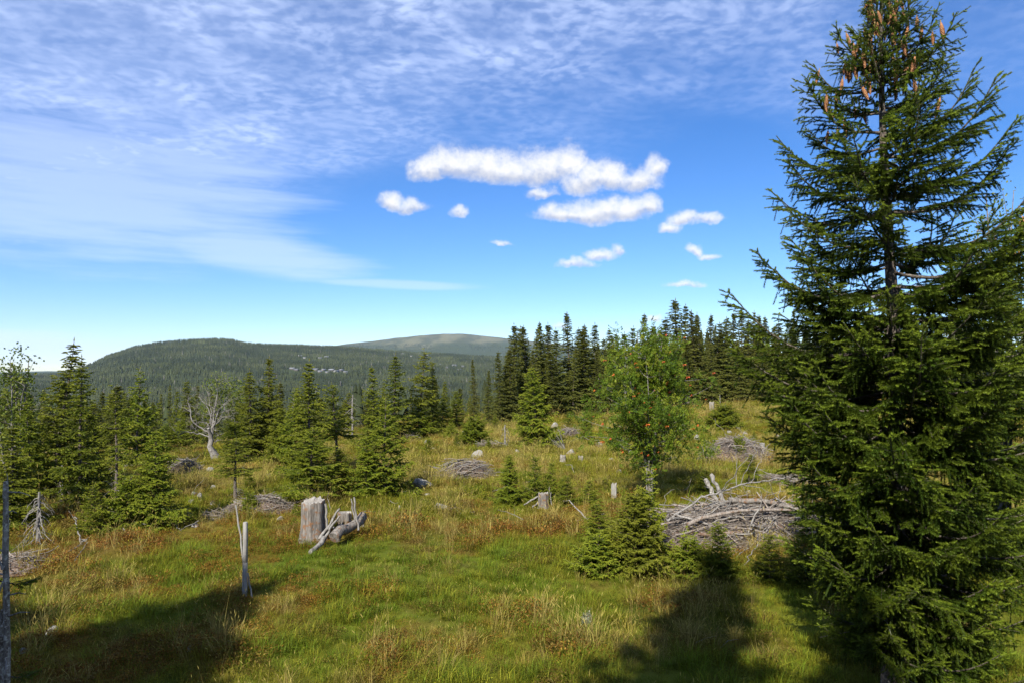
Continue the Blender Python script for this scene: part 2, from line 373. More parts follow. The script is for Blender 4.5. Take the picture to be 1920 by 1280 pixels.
def stone():
    m, n = material('lichen_granite')
    co = n.n('ShaderNodeTexCoord').outputs['Object']
    c = n.mix(n.ramp(n.noise(co, 3.0, 6.0, 0.65), 0.3, 0.7), (0.125, 0.115, 0.10, 1), (0.27, 0.255, 0.225, 1))
    c = n.mix(n.ramp(n.noise(co, 14.0, 4.0, 0.6), 0.55, 0.7), c, (0.36, 0.36, 0.335, 1))
    c = n.mix(n.ramp(n.noise(co, 6.0, 4.0, 0.6), 0.62, 0.7), c, (0.055, 0.055, 0.038, 1))
    b = n.n('ShaderNodeBump', ins={'Strength': 0.7, 'Distance': 0.03, 'Height': n.noise(co, 9.0, 6.0, 0.7)})
    p = n.n('ShaderNodeBsdfPrincipled', ins={'Base Color': c, 'Roughness': 0.9, 'Normal': b.outputs[0]}); finish(n, p.outputs[0]); return m
M['stone'] = stone()
def grass_mat():
    m, n = material('meadow_blades')
    a = n.n('ShaderNodeAttribute', attribute_name='tint_color', attribute_type='INSTANCER').outputs['Color']
    t = n.n('ShaderNodeAttribute', attribute_name='tint').outputs['Fac']
    hs = n.n('ShaderNodeHueSaturation', ins={'Color': a, 'Hue': n.m('ADD', 0.485, n.m('MULTIPLY', t, 0.03)), 'Value': n.m('ADD', 0.55, n.m('MULTIPLY', t, 0.9))})
    p = n.n('ShaderNodeBsdfPrincipled', ins={'Base Color': hs.outputs[0], 'Roughness': 0.6, 'Specular IOR Level': 0.12})
    tr = n.n('ShaderNodeBsdfTranslucent', ins={'Color': hs.outputs[0]})
    finish(n, n.n('ShaderNodeMixShader', ins={0: 0.35, 1: p.outputs[0], 2: tr.outputs[0]}).outputs[0]); return m
M['grass'] = grass_mat()
def ground_mat():
    m, n = material('heath_ground')
    a = n.n('ShaderNodeAttribute', attribute_name='cover').outputs['Color']
    co = n.n('ShaderNodeNewGeometry').outputs['Position']
    f = n.noise(co, 3.5, 8.0, 0.7); f2 = n.noise(co, 0.5, 5.0, 0.6); f3 = n.noise(co, 0.02, 6.0, 0.6)
    v = n.m('ADD', 0.35, n.m('ADD', n.m('MULTIPLY', f, 0.7), n.m('MULTIPLY', n.m('ADD', f2, f3), 0.3)))
    mo = n.n('ShaderNodeAttribute', attribute_name='moor').outputs['Fac']
    px_ = n.n('ShaderNodeSeparateXYZ', ins={0: co}).outputs
    mv = n.xyz(px_[0], n.m('MULTIPLY', px_[1], 0.35), 0.0)
    pat = n.ramp(n.noise(mv, 0.006, 9.0, 0.66), 0.40, 0.60); speck = n.ramp(n.noise(mv, 0.022, 6.0, 0.7), 0.60, 0.70)
    mc = n.mix(speck, n.mix(pat, (0.045, 0.050, 0.026, 1), (0.105, 0.100, 0.055, 1)), (0.19, 0.18, 0.14, 1))
    hs = n.n('ShaderNodeHueSaturation', ins={'Color': n.mix(mo, a, mc), 'Value': v})
    b = n.n('ShaderNodeBump', ins={'Strength': 0.6, 'Distance': 0.06, 'Height': f})
    p = n.n('ShaderNodeBsdfPrincipled', ins={'Base Color': hs.outputs[0], 'Roughness': 0.95, 'Specular IOR Level': 0.1, 'Normal': b.outputs[0]})
    finish(n, p.outputs[0]); return m
M['ground'] = ground_mat()

# ------------------------------------------------------------------ plant cover of the clearing (its own colours)
CG = np.array([(0.088, 0.135, 0.008), (0.178, 0.158, 0.013), (0.300, 0.218, 0.054), (0.172, 0.054, 0.014), (0.118, 0.064, 0.020), (0.042, 0.070, 0.006)])
def cover(x, y):
    x = np.asarray(x, float); y = np.asarray(y, float); r = np.hypot(x, y)
    far = sstep(13, 27, r)
    n1 = fbm(x / 2.6, y / 2.6, 31, 4); n2 = fbm(x / 1.3 + 9, y / 1.3, 47, 4); n3 = fbm(x / 0.5, y / 0.5 + 4, 63, 3); n4 = fbm(x / 4.5, y / 4.5, 77, 3)
    w_ = np.stack([0.75 * sstep(0.40, 0.66, n1) * (1 - 0.55 * far) + 0.22,
                   0.55 + 0.45 * far + 0 * n1,
                   (0.40 + 0.50 * far) * sstep(0.42, 0.68, n2 * 0.7 + n4 * 0.3),
                   (0.68 - 0.2 * far) * sstep(0.49, 0.64, n2 * 0.5 + n1 * 0.15 + (1 - n4) * 0.35),
                   0.65 * sstep(0.50, 0.72, n3),
                   0.6 * sstep(0.48, 0.66, 1 - n1) * (1 - 0.6 * far)], -1)
    # rust-coloured bilberry along the slope on the left
    rust = np.exp(-(((x + 8.4) / 3.2) ** 2 + ((y - 14.6) / 1.5) ** 2)) * sstep(0.35, 0.6, n2)
    w_[..., 3] += 1.1 * rust
    lush = np.exp(-(((x + 2.9) / 2.6) ** 2 + ((y - 12.6) / 1.6) ** 2))
    w_[..., 0] += 1.0 * lush
    w_ /= w_.sum(-1, keepdims=True)
    return w_ @ CG, w_

# ------------------------------------------------------------------ ground: one sheet to the horizon
def build_ground():
    rr = np.concatenate([[0.0], np.geomspace(0.8, 6, 10, endpoint=False), np.geomspace(6, 100, 210, endpoint=False), np.geomspace(100, 9200, 190)])
    aa = np.concatenate([np.linspace(-180, -50, 40, endpoint=False), np.linspace(-50, 50, 420, endpoint=False), np.linspace(50, 180, 40, endpoint=False)])
    r, a = np.meshgrid(rr, np.radians(aa), indexing='ij')
    x = r * np.sin(a); y = r * np.cos(a); z = land(x, y)
    nr, na = r.shape
    i = np.arange(nr - 1)[:, None] * na; j = np.arange(na)[None, :]; j2 = (j + 1) % na
    F = np.stack([i + j, i + na + j, i + na + j2, i + j2], -1).reshape(-1, 4)
    g = G(); g.add(np.stack([x, y, z], -1).reshape(-1, 3), F)
    me = g.mesh('ground', [M['ground']], True)
    c, _ = cover(x.ravel(), y.ravel()); c = c * 0.62
    rf = r.ravel(); av = np.degrees(a.ravel())
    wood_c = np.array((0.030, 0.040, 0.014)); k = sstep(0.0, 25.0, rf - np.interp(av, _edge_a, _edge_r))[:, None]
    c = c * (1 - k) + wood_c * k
    # open moor on the high ground, with pale lichen and dark heather
    q = fbm(x.ravel() / 420, y.ravel() / 160, 91, 4); zz = z.ravel()
    k = (sstep(185, 260, zz + (q - 0.5) * 170) * sstep(4000, 4800, rf))[:, None]
    me.attributes.new('moor', 'FLOAT', 'POINT').data.foreach_set('value', k[:, 0].astype(np.float32))
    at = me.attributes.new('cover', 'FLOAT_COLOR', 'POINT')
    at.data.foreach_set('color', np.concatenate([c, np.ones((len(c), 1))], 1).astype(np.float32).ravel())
    tag(obj('ground', me), kind='structure')
build_ground()

# ------------------------------------------------------------------ scattering (for what nobody could count)
def scatter(name, pts, rot, scl, kind, tint, protos, label, cat):
    me = bpy.data.meshes.new(name); me.vertices.add(len(pts)); me.vertices.foreach_set('co', pts.astype(np.float32).ravel())
    me.attributes.new('rot', 'FLOAT_VECTOR', 'POINT').data.foreach_set('vector', rot.astype(np.float32).ravel())
    me.attributes.new('scl', 'FLOAT_VECTOR', 'POINT').data.foreach_set('vector', scl.astype(np.float32).ravel())
    me.attributes.new('kind', 'INT', 'POINT').data.foreach_set('value', kind.astype(np.int32))
    me.attributes.new('tint_color', 'FLOAT_COLOR', 'POINT').data.foreach_set('color', np.concatenate([tint, np.ones((len(tint), 1))], 1).astype(np.float32).ravel())
    o = obj(name, me)
    gt = bpy.data.node_groups.new(name, 'GeometryNodeTree')
    gt.interface.new_socket('Geometry', in_out='INPUT', socket_type='NodeSocketGeometry')
    gt.interface.new_socket('Geometry', in_out='OUTPUT', socket_type='NodeSocketGeometry')
    gi = gt.nodes.new('NodeGroupInput'); go = gt.nodes.new('NodeGroupOutput')
    inst = gt.nodes.new('GeometryNodeInstanceOnPoints'); join = gt.nodes.new('GeometryNodeJoinGeometry')
    for p in reversed(protos):
        oi = gt.nodes.new('GeometryNodeObjectInfo'); oi.inputs['Object'].default_value = p; oi.inputs['As Instance'].default_value = True
        gt.links.new(oi.outputs['Geometry'], join.inputs[0])
    def attr(nm, ty):
        a = gt.nodes.new('GeometryNodeInputNamedAttribute'); a.data_type = ty; a.inputs['Name'].default_value = nm; return a.outputs[0]
    gt.links.new(gi.outputs[0], inst.inputs['Points']); gt.links.new(join.outputs[0], inst.inputs['Instance'])
    inst.inputs['Pick Instance'].default_value = True
    gt.links.new(attr('kind', 'INT'), inst.inputs['Instance Index'])
    gt.links.new(attr('rot', 'FLOAT_VECTOR'), inst.inputs['Rotation']); gt.links.new(attr('scl', 'FLOAT_VECTOR'), inst.inputs['Scale'])
    gt.links.new(inst.outputs[0], go.inputs[0])
    md = o.modifiers.new('scatter', 'NODES'); md.node_group = gt
    return tag(o, label, cat, kind='stuff')
def proto(name, me): return bpy.data.objects.new(name, me)       # never linked: only a pattern for the scatter

# grass tufts: blades of unequal length that arch outwards
def tuft(seed, n, h, spread, wd, lean, seedheads=0):
    r = np.random.default_rng(seed); g = G()
    a = r.random(n) * 6.283; q = np.sqrt(r.random(n)) * spread
    b = np.stack([q * np.cos(a), q * np.sin(a), np.full(n, -0.02)], 1)
    a2 = a + r.normal(0, 0.9, n); l = h * (0.45 + 0.75 * r.random(n)); ln = lean * (0.3 + r.random(n))
    d = np.stack([np.cos(a2), np.sin(a2), np.zeros(n)], 1); up = np.array([0, 0, 1.0])
    p1 = b + up * (l * 0.5)[:, None] + d * (l * ln * 0.22)[:, None]
    p2 = b + up * (l * (1 - 0.35 * ln))[:, None] + d * (l * ln * 0.85)[:, None]
    s = np.stack([-np.sin(a2 + r.normal(0, .6, n)), np.cos(a2), np.zeros(n)], 1) * wd * 0.5
    V = np.stack([b - s, b + s, p1 + s * 0.8, p1 - s * 0.8, p2], 1).reshape(-1, 3); o = (np.arange(n) * 5)[:, None]
    t = np.repeat(r.random(n), 5)
    g.add(V, o + np.array([[0, 1, 2, 3]]), 0, t); g.f.append((o + np.array([[3, 2, 4]]), 0))
    if seedheads:
        k = r.choice(n, seedheads, False); blades(g, p2[k] - d[k] * 0.01, p2[k] + up * 0.05 + d[k] * 0.03, 0.004, 0, 0.9, True, r)
    return g.mesh('tuft', [M['grass']])
def herb(seed, n, h, spread, leaf):
    """low bilberry: upright twiglets with small leaves"""
    r = np.random.default_rng(seed); g = G()
    a = r.random(n) * 6.283; q = np.sqrt(r.random(n)) * spread
    p = np.stack([q * np.cos(a), q * np.sin(a), h * (0.15 + 0.85 * r.random(n)) * (1 - 0.5 * (q / spread) ** 2)], 1)
    d = unit(r.normal(0, 1, (n, 3)) + np.array([0, 0, 0.5]))
    blades(g, p, p + d * leaf * (0.6 + 0.8 * r.random(n))[:, None], leaf * 0.3, 0, r.random(n), False, r)
    return g.mesh('herb', [M['grass']])
TUFTS = [proto('tuft_a', tuft(1, 54, 0.17, 0.13, 0.0055, 0.9)), proto('tuft_b', tuft(2, 60, 0.24, 0.12, 0.005, 1.0)),
         proto('tuft_c', tuft(3, 46, 0.13, 0.15, 0.006, 0.7)), proto('tuft_d', tuft(4, 34, 0.42, 0.09, 0.0042, 0.75, 9)),
         proto('tuft_e', herb(5, 150, 0.17, 0.18, 0.026)), proto('tuft_f', herb(6, 130, 0.12, 0.17, 0.022)),
         proto('tuft_g', tuft(7, 14, 0.62, 0.07, 0.0035, 0.55, 8))]
def build_grass():
    r = np.random.default_rng(11); P = []
    for r0, r1, dens, k in ((6.5, 15, 84, 0.92), (15, 26, 40, 1.2), (26, 48, 13, 1.7), (48, 105, 4.2, 2.5)):
        a0, a1 = R(-43), R(43)
        n = int(dens * 0.5 * (a1 - a0) * (r1 * r1 - r0 * r0))
        rr = np.sqrt(r.random(n) * (r1 * r1 - r0 * r0) + r0 * r0); a = a0 + (a1 - a0) * r.random(n)
        P.append(np.stack([rr * np.sin(a), rr * np.cos(a), np.full(n, k)], 1))
    P = np.concatenate(P); x, y, k = P.T
    rr = np.hypot(x, y); keep = rr < np.interp(np.degrees(np.arctan2(x, y)), _edge_a, _edge_r) + 6
    x, y, k, rr = x[keep], y[keep], k[keep], rr[keep]; n = len(x)
    c, w_ = cover(x, y)
    # each tuft is of one plant, picked by the share of its cover
    cum = np.cumsum(w_, 1); pick = (r.random(n)[:, None] > cum).sum(1).clip(0, 5)
    tint = CG[pick] * 0.62 + c * 0.38
    tint *= (0.78 + 0.62 * r.random((n, 1)))
    kind = np.select([pick == 0, pick == 1, pick == 2, pick == 3, pick == 4], [r.choice([0, 1, 2], n), r.choice([0, 1, 2, 5], n, p=[.35, .35, .2, .1]), r.choice([1, 3, 3, 6], n), r.choice([4, 5], n), r.choice([4, 5, 2], n)], 2)
    dry = (kind == 3) | (kind == 6); tint[dry] = tint[dry] * 0.55 + np.array((0.30, 0.235, 0.085)) * 0.45
    clump = 0.35 + 1.45 * fbm(x / 0.8, y / 0.8, 5, 3) ** 1.3
    s = k * clump * (0.75 + 0.5 * r.random(n)); sz = s * np.where(rr > 26, 0.62, 1.0)
    rot = np.stack([r.normal(0, 0.12, n), r.normal(0, 0.12, n), r.random(n) * 6.283], 1)
    scatter('meadow_grass', np.stack([x, y, land(x, y) - 0.01], 1), rot, np.stack([s, s, sz], 1), kind, tint, TUFTS,
            'mixed green, straw and rust grass covering the open clearing', 'grass')
build_grass()

# ------------------------------------------------------------------ spruce generator
def spruce(seed, H, R0, bare=0.04, dh=0.045, per=6, power=0.85, rise_top=50, rise_bot=-8, lat=0.10, shoot=0.11, wd=0.020, mat='spruce', irregular=0.25,
           tipup=0.22, stem='bark', leader=0.07, trunk_r=None, dead=0, droop=0.30, gaps=0.0):
    r = np.random.default_rng(seed); g = G(); tr = G()
    trunk_r = trunk_r or 0.012 * H + 0.012
    hs = np.linspace(-0.15, 1.0, 14); lean = r.normal(0, 0.008, 2)
    def tp(h): return np.array([lean[0] * h + 0.012 * H * math.sin(h * 5 / H), lean[1] * h, h])
    tube(tr, [tp(h * H) for h in hs], [trunk_r * max(1 - max(h, 0), 0.04) ** 0.85 * (1.25 if h < 0.03 else 1) for h in hs], 7, 0, 0.5, True, 0.12)
    A = []; B = []; T = []; W = []; SA = []; SB = []; SR = []
    h = bare * H
    while h < H * (1 - leader * 0.6):
        f = h / H; rel = (H - h) / (H * (1 - bare))
        n = max(3, int(per * (0.65 + 0.5 * rel) + r.random()))
        ph = r.random() * 6.283
        for b in range(n):
            if r.random() < gaps: continue
            L = max(R0 * rel ** power * (1 - irregular + 2 * irregular * r.random()) * (1.0 if f > 0.12 else 0.7 + 2.5 * f), 0.06)
            azm = ph + b * 6.283 / n + r.normal(0, 0.25); e = math.tan(R(rise_bot + (rise_top - rise_bot) * f ** 1.6 + r.normal(0, 5)))
            hd = np.array([math.cos(azm), math.sin(azm), 0]); sd = np.array([-math.sin(azm), math.cos(azm), 0]); up = np.array([0, 0, 1.0])
            base = tp(h + r.normal(0, 0.25) * dh * H); ns = max(3, int(L / 0.16) + 2); s = np.linspace(0, 1, ns)
            ax = base + L * (s[:, None] * hd + ((e - tipup * (1 - f)) * s + tipup * 1.5 * (1 - f) * s ** 2.4 )[:, None] * up)
            SA.append(ax[:-1]); SB.append(ax[1:]); SR.append(np.linspace(0.010, 0.003, ns - 1) * (0.5 + L))
            # needles along the outer axis
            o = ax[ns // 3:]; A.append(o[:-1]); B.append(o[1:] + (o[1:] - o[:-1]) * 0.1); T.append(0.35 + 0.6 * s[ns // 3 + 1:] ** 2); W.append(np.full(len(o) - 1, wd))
            nl = max(2, int(L / lat)); ss = np.repeat(np.linspace(0.16, 0.95, nl), 2) + r.normal(0, 0.02, nl * 2); sg = np.tile([1.0, -1.0], nl)
            ss = ss.clip(0.08, 0.98)
            p = np.stack([np.interp(ss, s, ax[:, k]) for k in range(3)], 1)
            ll = (0.46 * L * (1 - ss) ** 0.75 + 0.5 * shoot) * (0.7 + 0.6 * r.random(nl * 2)); ll = np.minimum(ll, 0.55)
            ad = unit(np.array([hd[0], hd[1], e * 0.6]))
            ld = unit(ad * 0.62 + sd * sg[:, None] * 0.8 + np.array([0, 0, -0.12]) + r.normal(0, 0.12, (nl * 2, 3)))
            K = max(1, int(math.ceil(ll.max() / shoot)))
            for k in range(K):
                m = ll > k * shoot * 0.9
                if not m.any(): break
                t0 = k * shoot; t1 = np.minimum((k + 1) * shoot, ll[m]) + 0.02
                dz = np.array([0, 0, -droop]); q0 = p[m] + ld[m] * t0 + dz * (t0 ** 2 / np.maximum(ll[m], .05))[:, None] ; q1 = p[m] + ld[m] * t1[:, None] + dz * (t1 ** 2 / np.maximum(ll[m], .05))[:, None]
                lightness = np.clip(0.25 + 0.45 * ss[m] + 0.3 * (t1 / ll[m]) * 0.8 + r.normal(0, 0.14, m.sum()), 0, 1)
                A.append(q0); B.append(q1); T.append(lightness); W.append(np.full(len(q0), wd))
                for sgn in (1, -1):
                    sdv = unit(ld[m] * 0.65 + np.cross(ld[m], up) * sgn * 0.75 + np.array([0, 0, -0.3]) + r.normal(0, 0.2, (m.sum(), 3)))
                    ln = shoot * (0.55 + 0.6 * r.random(m.sum()))
                    A.append(q0); B.append(q0 + sdv * ln[:, None]); T.append(np.clip(lightness + r.normal(0.02, 0.1, m.sum()), 0, 1)); W.append(np.full(len(q0), wd * 0.9))
        h += dh * H * (0.8 + 0.4 * r.random()) * (0.75 + 0.5 * rel)
    top = tp(H); ld0 = tp(H * (1 - leader))
    A.append(np.array([ld0, ld0 * 0.5 + top * 0.5])); B.append(np.array([ld0 * 0.45 + top * 0.55, top])); T.append(np.array([0.8, 0.95])); W.append(np.full(2, wd * 0.9))
    sticks(g, np.concatenate(SA), np.concatenate(SB), np.concatenate(SR), np.concatenate(SR) * 0.7, 1, 0.5)
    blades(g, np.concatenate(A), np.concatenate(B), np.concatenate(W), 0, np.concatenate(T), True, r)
    if dead:                                   # dry lower twigs on a bare stem
        hh = r.random(dead) * max(bare, 0.12) * H * 1.1 + 0.04 * H; am = r.random(dead) * 6.283; L = R0 * (0.25 + 0.5 * r.random(dead))
        P0 = np.array([tp(q) for q in hh]); D = np.stack([np.cos(am), np.sin(am), -0.35 + r.normal(0, 0.2, dead)], 1)
        mid = P0 + D * (L * 0.5)[:, None]; end = mid + (D + np.array([0, 0, -0.3])) * (L * 0.5)[:, None]
        sticks(tr, P0, mid, 0.008, 0.006, 1, 0.6); sticks(tr, mid, end, 0.006, 0.002, 1, 0.6)
    return tr.mesh('trunk', [M[stem], M['dead']], True), g.mesh('crown', [M[mat], M['bark']]), H, R0
# ------------------------------------------------------------------ spruce patterns
SP = {}
for i in range(3): SP['full%d' % i] = spruce(100 + i, 4.0, 1.0, 0.03, (0.045, 0.055, 0.050)[i], (7, 6, 6)[i], (0.78, 0.95, 0.66)[i], 50, (-10, 2, -14)[i], 0.105, 0.115, 0.021, 'young', 0.42, gaps=(0.03, 0.09, 0.06)[i], dead=8)
for i in range(3): SP['mid%d' % i] = spruce(120 + i, 6.0, 1.12, 0.05, 0.036, 6, 0.98, 48, -20, 0.14, 0.14, 0.027, 'spruce', 0.45, dead=30, gaps=(0.05, 0.11, 0.08)[i])
for i in range(3): SP['scrag%d' % i] = spruce(140 + i, 5.0, 0.75, 0.42, 0.040, 5, 0.62, 45, -22, 0.12, 0.125, 0.024, 'spruce', 0.40, dead=40, gaps=0.2)
for i in range(5): SP['tall%d' % i] = spruce(160 + i, 10.0, 1.35, 0.06 + 0.05 * (i % 3), 0.026, 6, 0.92, 40, -26, 0.24, 0.22, 0.040, 'dark', 0.34, tipup=0.12, dead=40, gaps=0.12, leader=0.07)
for i in range(3): SP['sap%d' % i] = spruce(180 + i, 2.0, 0.62, 0.03, 0.075, 7, 0.75, 48, 8, 0.075, 0.085, 0.0125, 'young', 0.28, stem='twig', leader=0.16, trunk_r=0.018, droop=0.12)
SP['dense'] = spruce(199, 2.0, 0.75, 0.02, 0.050, 8, 0.70, 48, 0, 0.075, 0.085, 0.0135, 'spruce', 0.30, stem='twig', leader=0.12, trunk_r=0.02, droop=0.15)
for i in range(2): SP['bush%d' % i] = spruce(190 + i, 1.2, 0.75, 0.02, 0.085, 9, 0.55, 50, 10, 0.08, 0.09, 0.015, 'young', 0.30, stem='twig', leader=0.10, trunk_r=0.018, droop=0.12)

MARKS = [(590, 1008, 'the large stump'), (465, 1110, 'the fence post'), (404, 858, 'the old dead tree'), (874, 899, 'the pile of straight poles'), (1018, 947, 'the small stump'), (1216, 938, 'the rowan'),
         (1378, 866, 'the rounded brush pile'), (1190, 1070, 'the near thicket'), (890, 832, 'the wide low bush'), (722, 928, 'the long-leadered young spruce'), (492, 960, 'the rusty twig heap'), (80, 1016, 'the spruce skeleton'),
         (1005, 834, 'the bright green broad spruce'), (1072, 862, 'the two pale little stumps'), (290, 985, 'the bushy young spruce'), (446, 935, 'the airy young spruce'), (785, 905, 'the grey pointed rock'), (1066, 818, 'the low grey brush heap'), (1355, 802, 'the low wide spruce bush')]
def beside(px, py):
    q = min(MARKS, key=lambda m: (m[0] - px) ** 2 + (2.2 * (m[1] - py)) ** 2); dx, dy = px - q[0], 2.2 * (py - q[1])
    return (('right of ' if dx > 0 else 'left of ') if abs(dx) > abs(dy) else ('before ' if dy > 0 else 'behind ')) + q[2]
def by_bearing(px, bins): return next(t for lim, t in bins if px < lim)
ROWBINS = [(1010, 'at its left end'), (1060, 'behind the bright green broad spruce'), (1110, 'right of the bright green broad spruce'), (1200, 'behind the left half of the rowan'), (1330, 'behind the right half of the rowan'), (1420, 'right of the rowan'), (9999, 'behind the big cone-bearing spruce')]
SLOPEBINS = [(60, 'behind the leafy tree at the left edge'), (200, 'behind the tallest spruce on the left'), (340, 'left of the old dead tree'), (450, 'behind the old dead tree'), (540, 'right of the old dead tree'), (650, 'above the large stump'), (760, 'behind the long-leadered young spruce'), (860, 'left of the slim dark spire'), (9999, 'near the slim dark spire')]
def put_tree(kind, X, Y, H, Rr, label, group=None, name='spruce_tree', cat='spruce tree', sink=0.03, rz=None):
    t, c, H0, R0 = SP[kind]
    e = empty(name, (X, Y, land1(X, Y) - sink), random.random() * 6.28 if rz is None else rz)
    k = Rr / R0; e.scale = (k * (0.9 + 0.2 * random.random()), k, H / H0)
    e.rotation_euler = (random.gauss(0, 0.025), random.gauss(0, 0.025), e.rotation_euler[2])
    obj('trunk', t, e); obj('crown', c, e)
    return tag(e, label, cat, group)
def tree_px(kind, px, top, base, half, label, group=None, **kw):
    X, Y = ground_at(px, base); z = EYE + (690 - top) / 1280.0 * Y
    return put_tree(kind, X, Y, max(z - land1(X, Y), 0.25), half / 1280.0 * Y, label, group, **kw)
random.seed(5)
# ---- left side
for t in [
 ('mid0', 112, 628, 930, 66, 'tall dense spruce nearest the leafy tree at the left edge'),
 ('mid1', 160, 660, 948, 56, 'dense spruce with grey bare foot, right of the tallest spruce on the left'),
 ('scrag0', 222, 725, 950, 34, 'thin spruce on a long bare grey stem at the left'),
 ('full1', 262, 684, 872, 46, 'narrow pointed spruce between the bare-stemmed spruce and the old dead tree'),
 ('full0', 290, 800, 985, 58, 'bushy dark green young spruce in front of the bare-stemmed spruce'),
 ('bush0', 245, 895, 990, 52, 'low spreading spruce bush beside the bushy young spruce on the left'),
 ('sap0', 180, 895, 1000, 34, 'small spruce sapling with upright leader left of the low spruce bush'),
 ('mid2', 28, 790, 985, 66, 'broad spruce at the left edge below the leafy tree'),
 ('full2', 66, 745, 950, 48, 'young spruce at the foot of the leafy tree, left edge'),
 ('mid0', 190, 770, 905, 40, 'middling spruce half hidden behind the bare-stemmed spruce'),
 ('full2', 312, 790, 848, 24, 'small spruce left of the old dead tree'),
 ('full1', 340, 770, 845, 26, 'small spruce touching the left limbs of the old dead tree'),
 ('mid1', 468, 686, 862, 42, 'dense dark spruce just right of the old dead tree'),
 ('mid2', 504, 664, 856, 42, 'tall pointed spruce second to the right of the old dead tree'),
 ('full2', 442, 765, 848, 36, 'bushy spruce behind the right limbs of the old dead tree'),
 ('full0', 530, 760, 868, 36, 'young spruce filling the gap right of the tall pointed spruce'),
 ('scrag1', 446, 815, 935, 38, 'airy light green young spruce alone on the grass left of the big stump'),
 ('mid0', 576, 668, 900, 48, 'tall yellow-green spruce behind the young spruces over the big stump'),
 ('full1', 552, 722, 890, 38, 'yellowish spruce leaning against the tall one left of centre'),
 ('full2', 590, 795, 938, 62, 'full young spruce standing right behind the big stump'),
 ('scrag2', 637, 712, 882, 36, 'spruce with bare pale lower stem beside the dead grey spruce'),
 ('full0', 645, 835, 930, 40, 'small spruce between the two full young spruces left of centre'),
 ('full1', 722, 738, 928, 58, 'full young spruce with long leader right of the big stump'),
 ('full2', 690, 812, 932, 44, 'low young spruce against the left side of the long-leadered spruce'),
 ('mid1', 742, 658, 822, 44, 'tall spruce with ragged crown behind the long-leadered young spruce'),
 ('mid2', 700, 682, 838, 34, 'spruce left of the ragged tall spruce, left of centre'),
 ('scrag0', 790, 656, 812, 27, 'narrow spruce with two bare stems below, right of the ragged tall spruce'),
 ('mid0', 811, 672, 808, 20, 'slim spruce right of the narrow bare-stemmed one'),
 ('full0', 786, 742, 815, 34, 'light green young spruce at the edge of the grass, left of centre'),
 ('full1', 832, 738, 806, 24, 'middling green spruce left of the slim dark spire'),
 ('full2', 856, 730, 800, 22, 'rounded green spruce just left of the slim dark spire'),
 ('tall0', 889, 669, 785, 13, 'slim dark spruce spire standing apart at the centre'),
 ('bush1', 890, 782, 832, 34, 'wide low spruce bush on the ochre grass at the centre'),
 ('full1', 930, 770, 802, 9, 'tiny spruce right of the wide low bush at the centre'),
 ('sap1', 806, 818, 846, 16, 'very small spruce alone on the grass left of centre'),
 ('full0', 1005, 684, 834, 45, 'bright green broad spruce at the front of the tree row, centre'),
 ('full2', 1098, 772, 822, 14, 'small conical spruce between the grey brush heap and the rowan'),
 ('bush0', 1355, 758, 802, 38, 'low wide spruce bush behind the rounded brush pile'),
 ('sap2', 1066, 768, 800, 12, 'little spruce above the grey brush heap'),
 ('full0', 956, 846, 942, 30, 'dark little spruce left of the small stump'),
 ('sap0', 1000, 842, 938, 26, 'little spruce directly behind the small stump'),
 ('sap1', 1030, 856, 936, 20, 'slender little spruce right behind the small stump'),
 ('sap2', 1062, 884, 948, 24, 'small dark sapling right of the small stump'),
 ('sap0', 1102, 890, 946, 24, 'small loose sapling left of the short upright stump'),
 ('sap1', 1120, 932, 1004, 34, 'sapling with tall leader beside the forked dry stick'),
 ('sap2', 1213, 862, 1064, 42, 'tallest sapling of the near thicket, its leader in front of the rowan'),
 ('dense', 1188, 912, 1072, 66, 'broad bushy dark spruce at the heart of the near thicket'),
 ('bush1', 1120, 998, 1070, 56, 'low spruce bush at the left end of the near thicket'),
 ('bush0', 1285, 1004, 1074, 46, 'low light green spruce bush before the large brush pile'),
 ('sap1', 1346, 966, 1074, 40, 'thin sapling in front of the large brush pile'),
 ('sap0', 1437, 985, 1086, 38, 'loose yellow-green sapling right of the near thicket'),
 ('sap2', 1502, 965, 1090, 48, 'shaded sapling left of the big cone-bearing spruce'),
 ('full0', 1585, 905, 1112, 62, 'shaded young spruce right behind the trunk of the big spruce'),
 ('scrag1', 1402, 845, 908, 20, 'scrawny little spruce right of the rounded brush pile'),
 ('sap1', 1318, 872, 922, 22, 'tiny spruce behind the tilted log of the large brush pile'),
 ('bush1', 1330, 1030, 1080, 30, 'small spruce tuft at the right end of the near thicket')]:
    tree_px(*t, group='spruces standing in the clearing')
# ---- the old row along the far side
row = [(935,655,792),(948,655,790),(968,603,783),(977,608,776),(986,607,780),(1004,611,778),(1022,600,776),(1029,602,770),(1046,612,778),(1066,582,774),
       (1085,611,772),(1094,606,768),(1101,613,773),(1115,602,771),(1133,632,770),(1145,613,768),(1158,622,766),(1168,620,766),(1181,608,766),(1202,585,764),
       (1213,606,762),(1220,610,764),(1240,612,760),(1252,592,758),(1265,558,757),(1282,567,756),(1301,578,757),(1309,588,754),(1316,583,755),(1330,587,753),(1344,602,752),
       (1356,592,751),(1372,580,750),(1392,577,749),(1403,596,748),(1420,587,748),(1436,590,747),(1450,606,748),(1463,600,746),(1481,598,746),(1497,604,747),
       (1515,592,747),(1534,600,746),(1556,590,746),(1580,602,746),(1610,596,746),(1640,600,746),(1700,596,746),(1760,602,746),(1820,596,746),(1880,600,746),
       (918,690,800),(958,648,790),(995,650,786),(1036,655,780),(1075,648,778),(1124,655,775),(1190,650,770),(1230,645,765),(1290,640,760),(1335,640,757),(1384,636,754),(1428,640,752),(1475,640,750)]
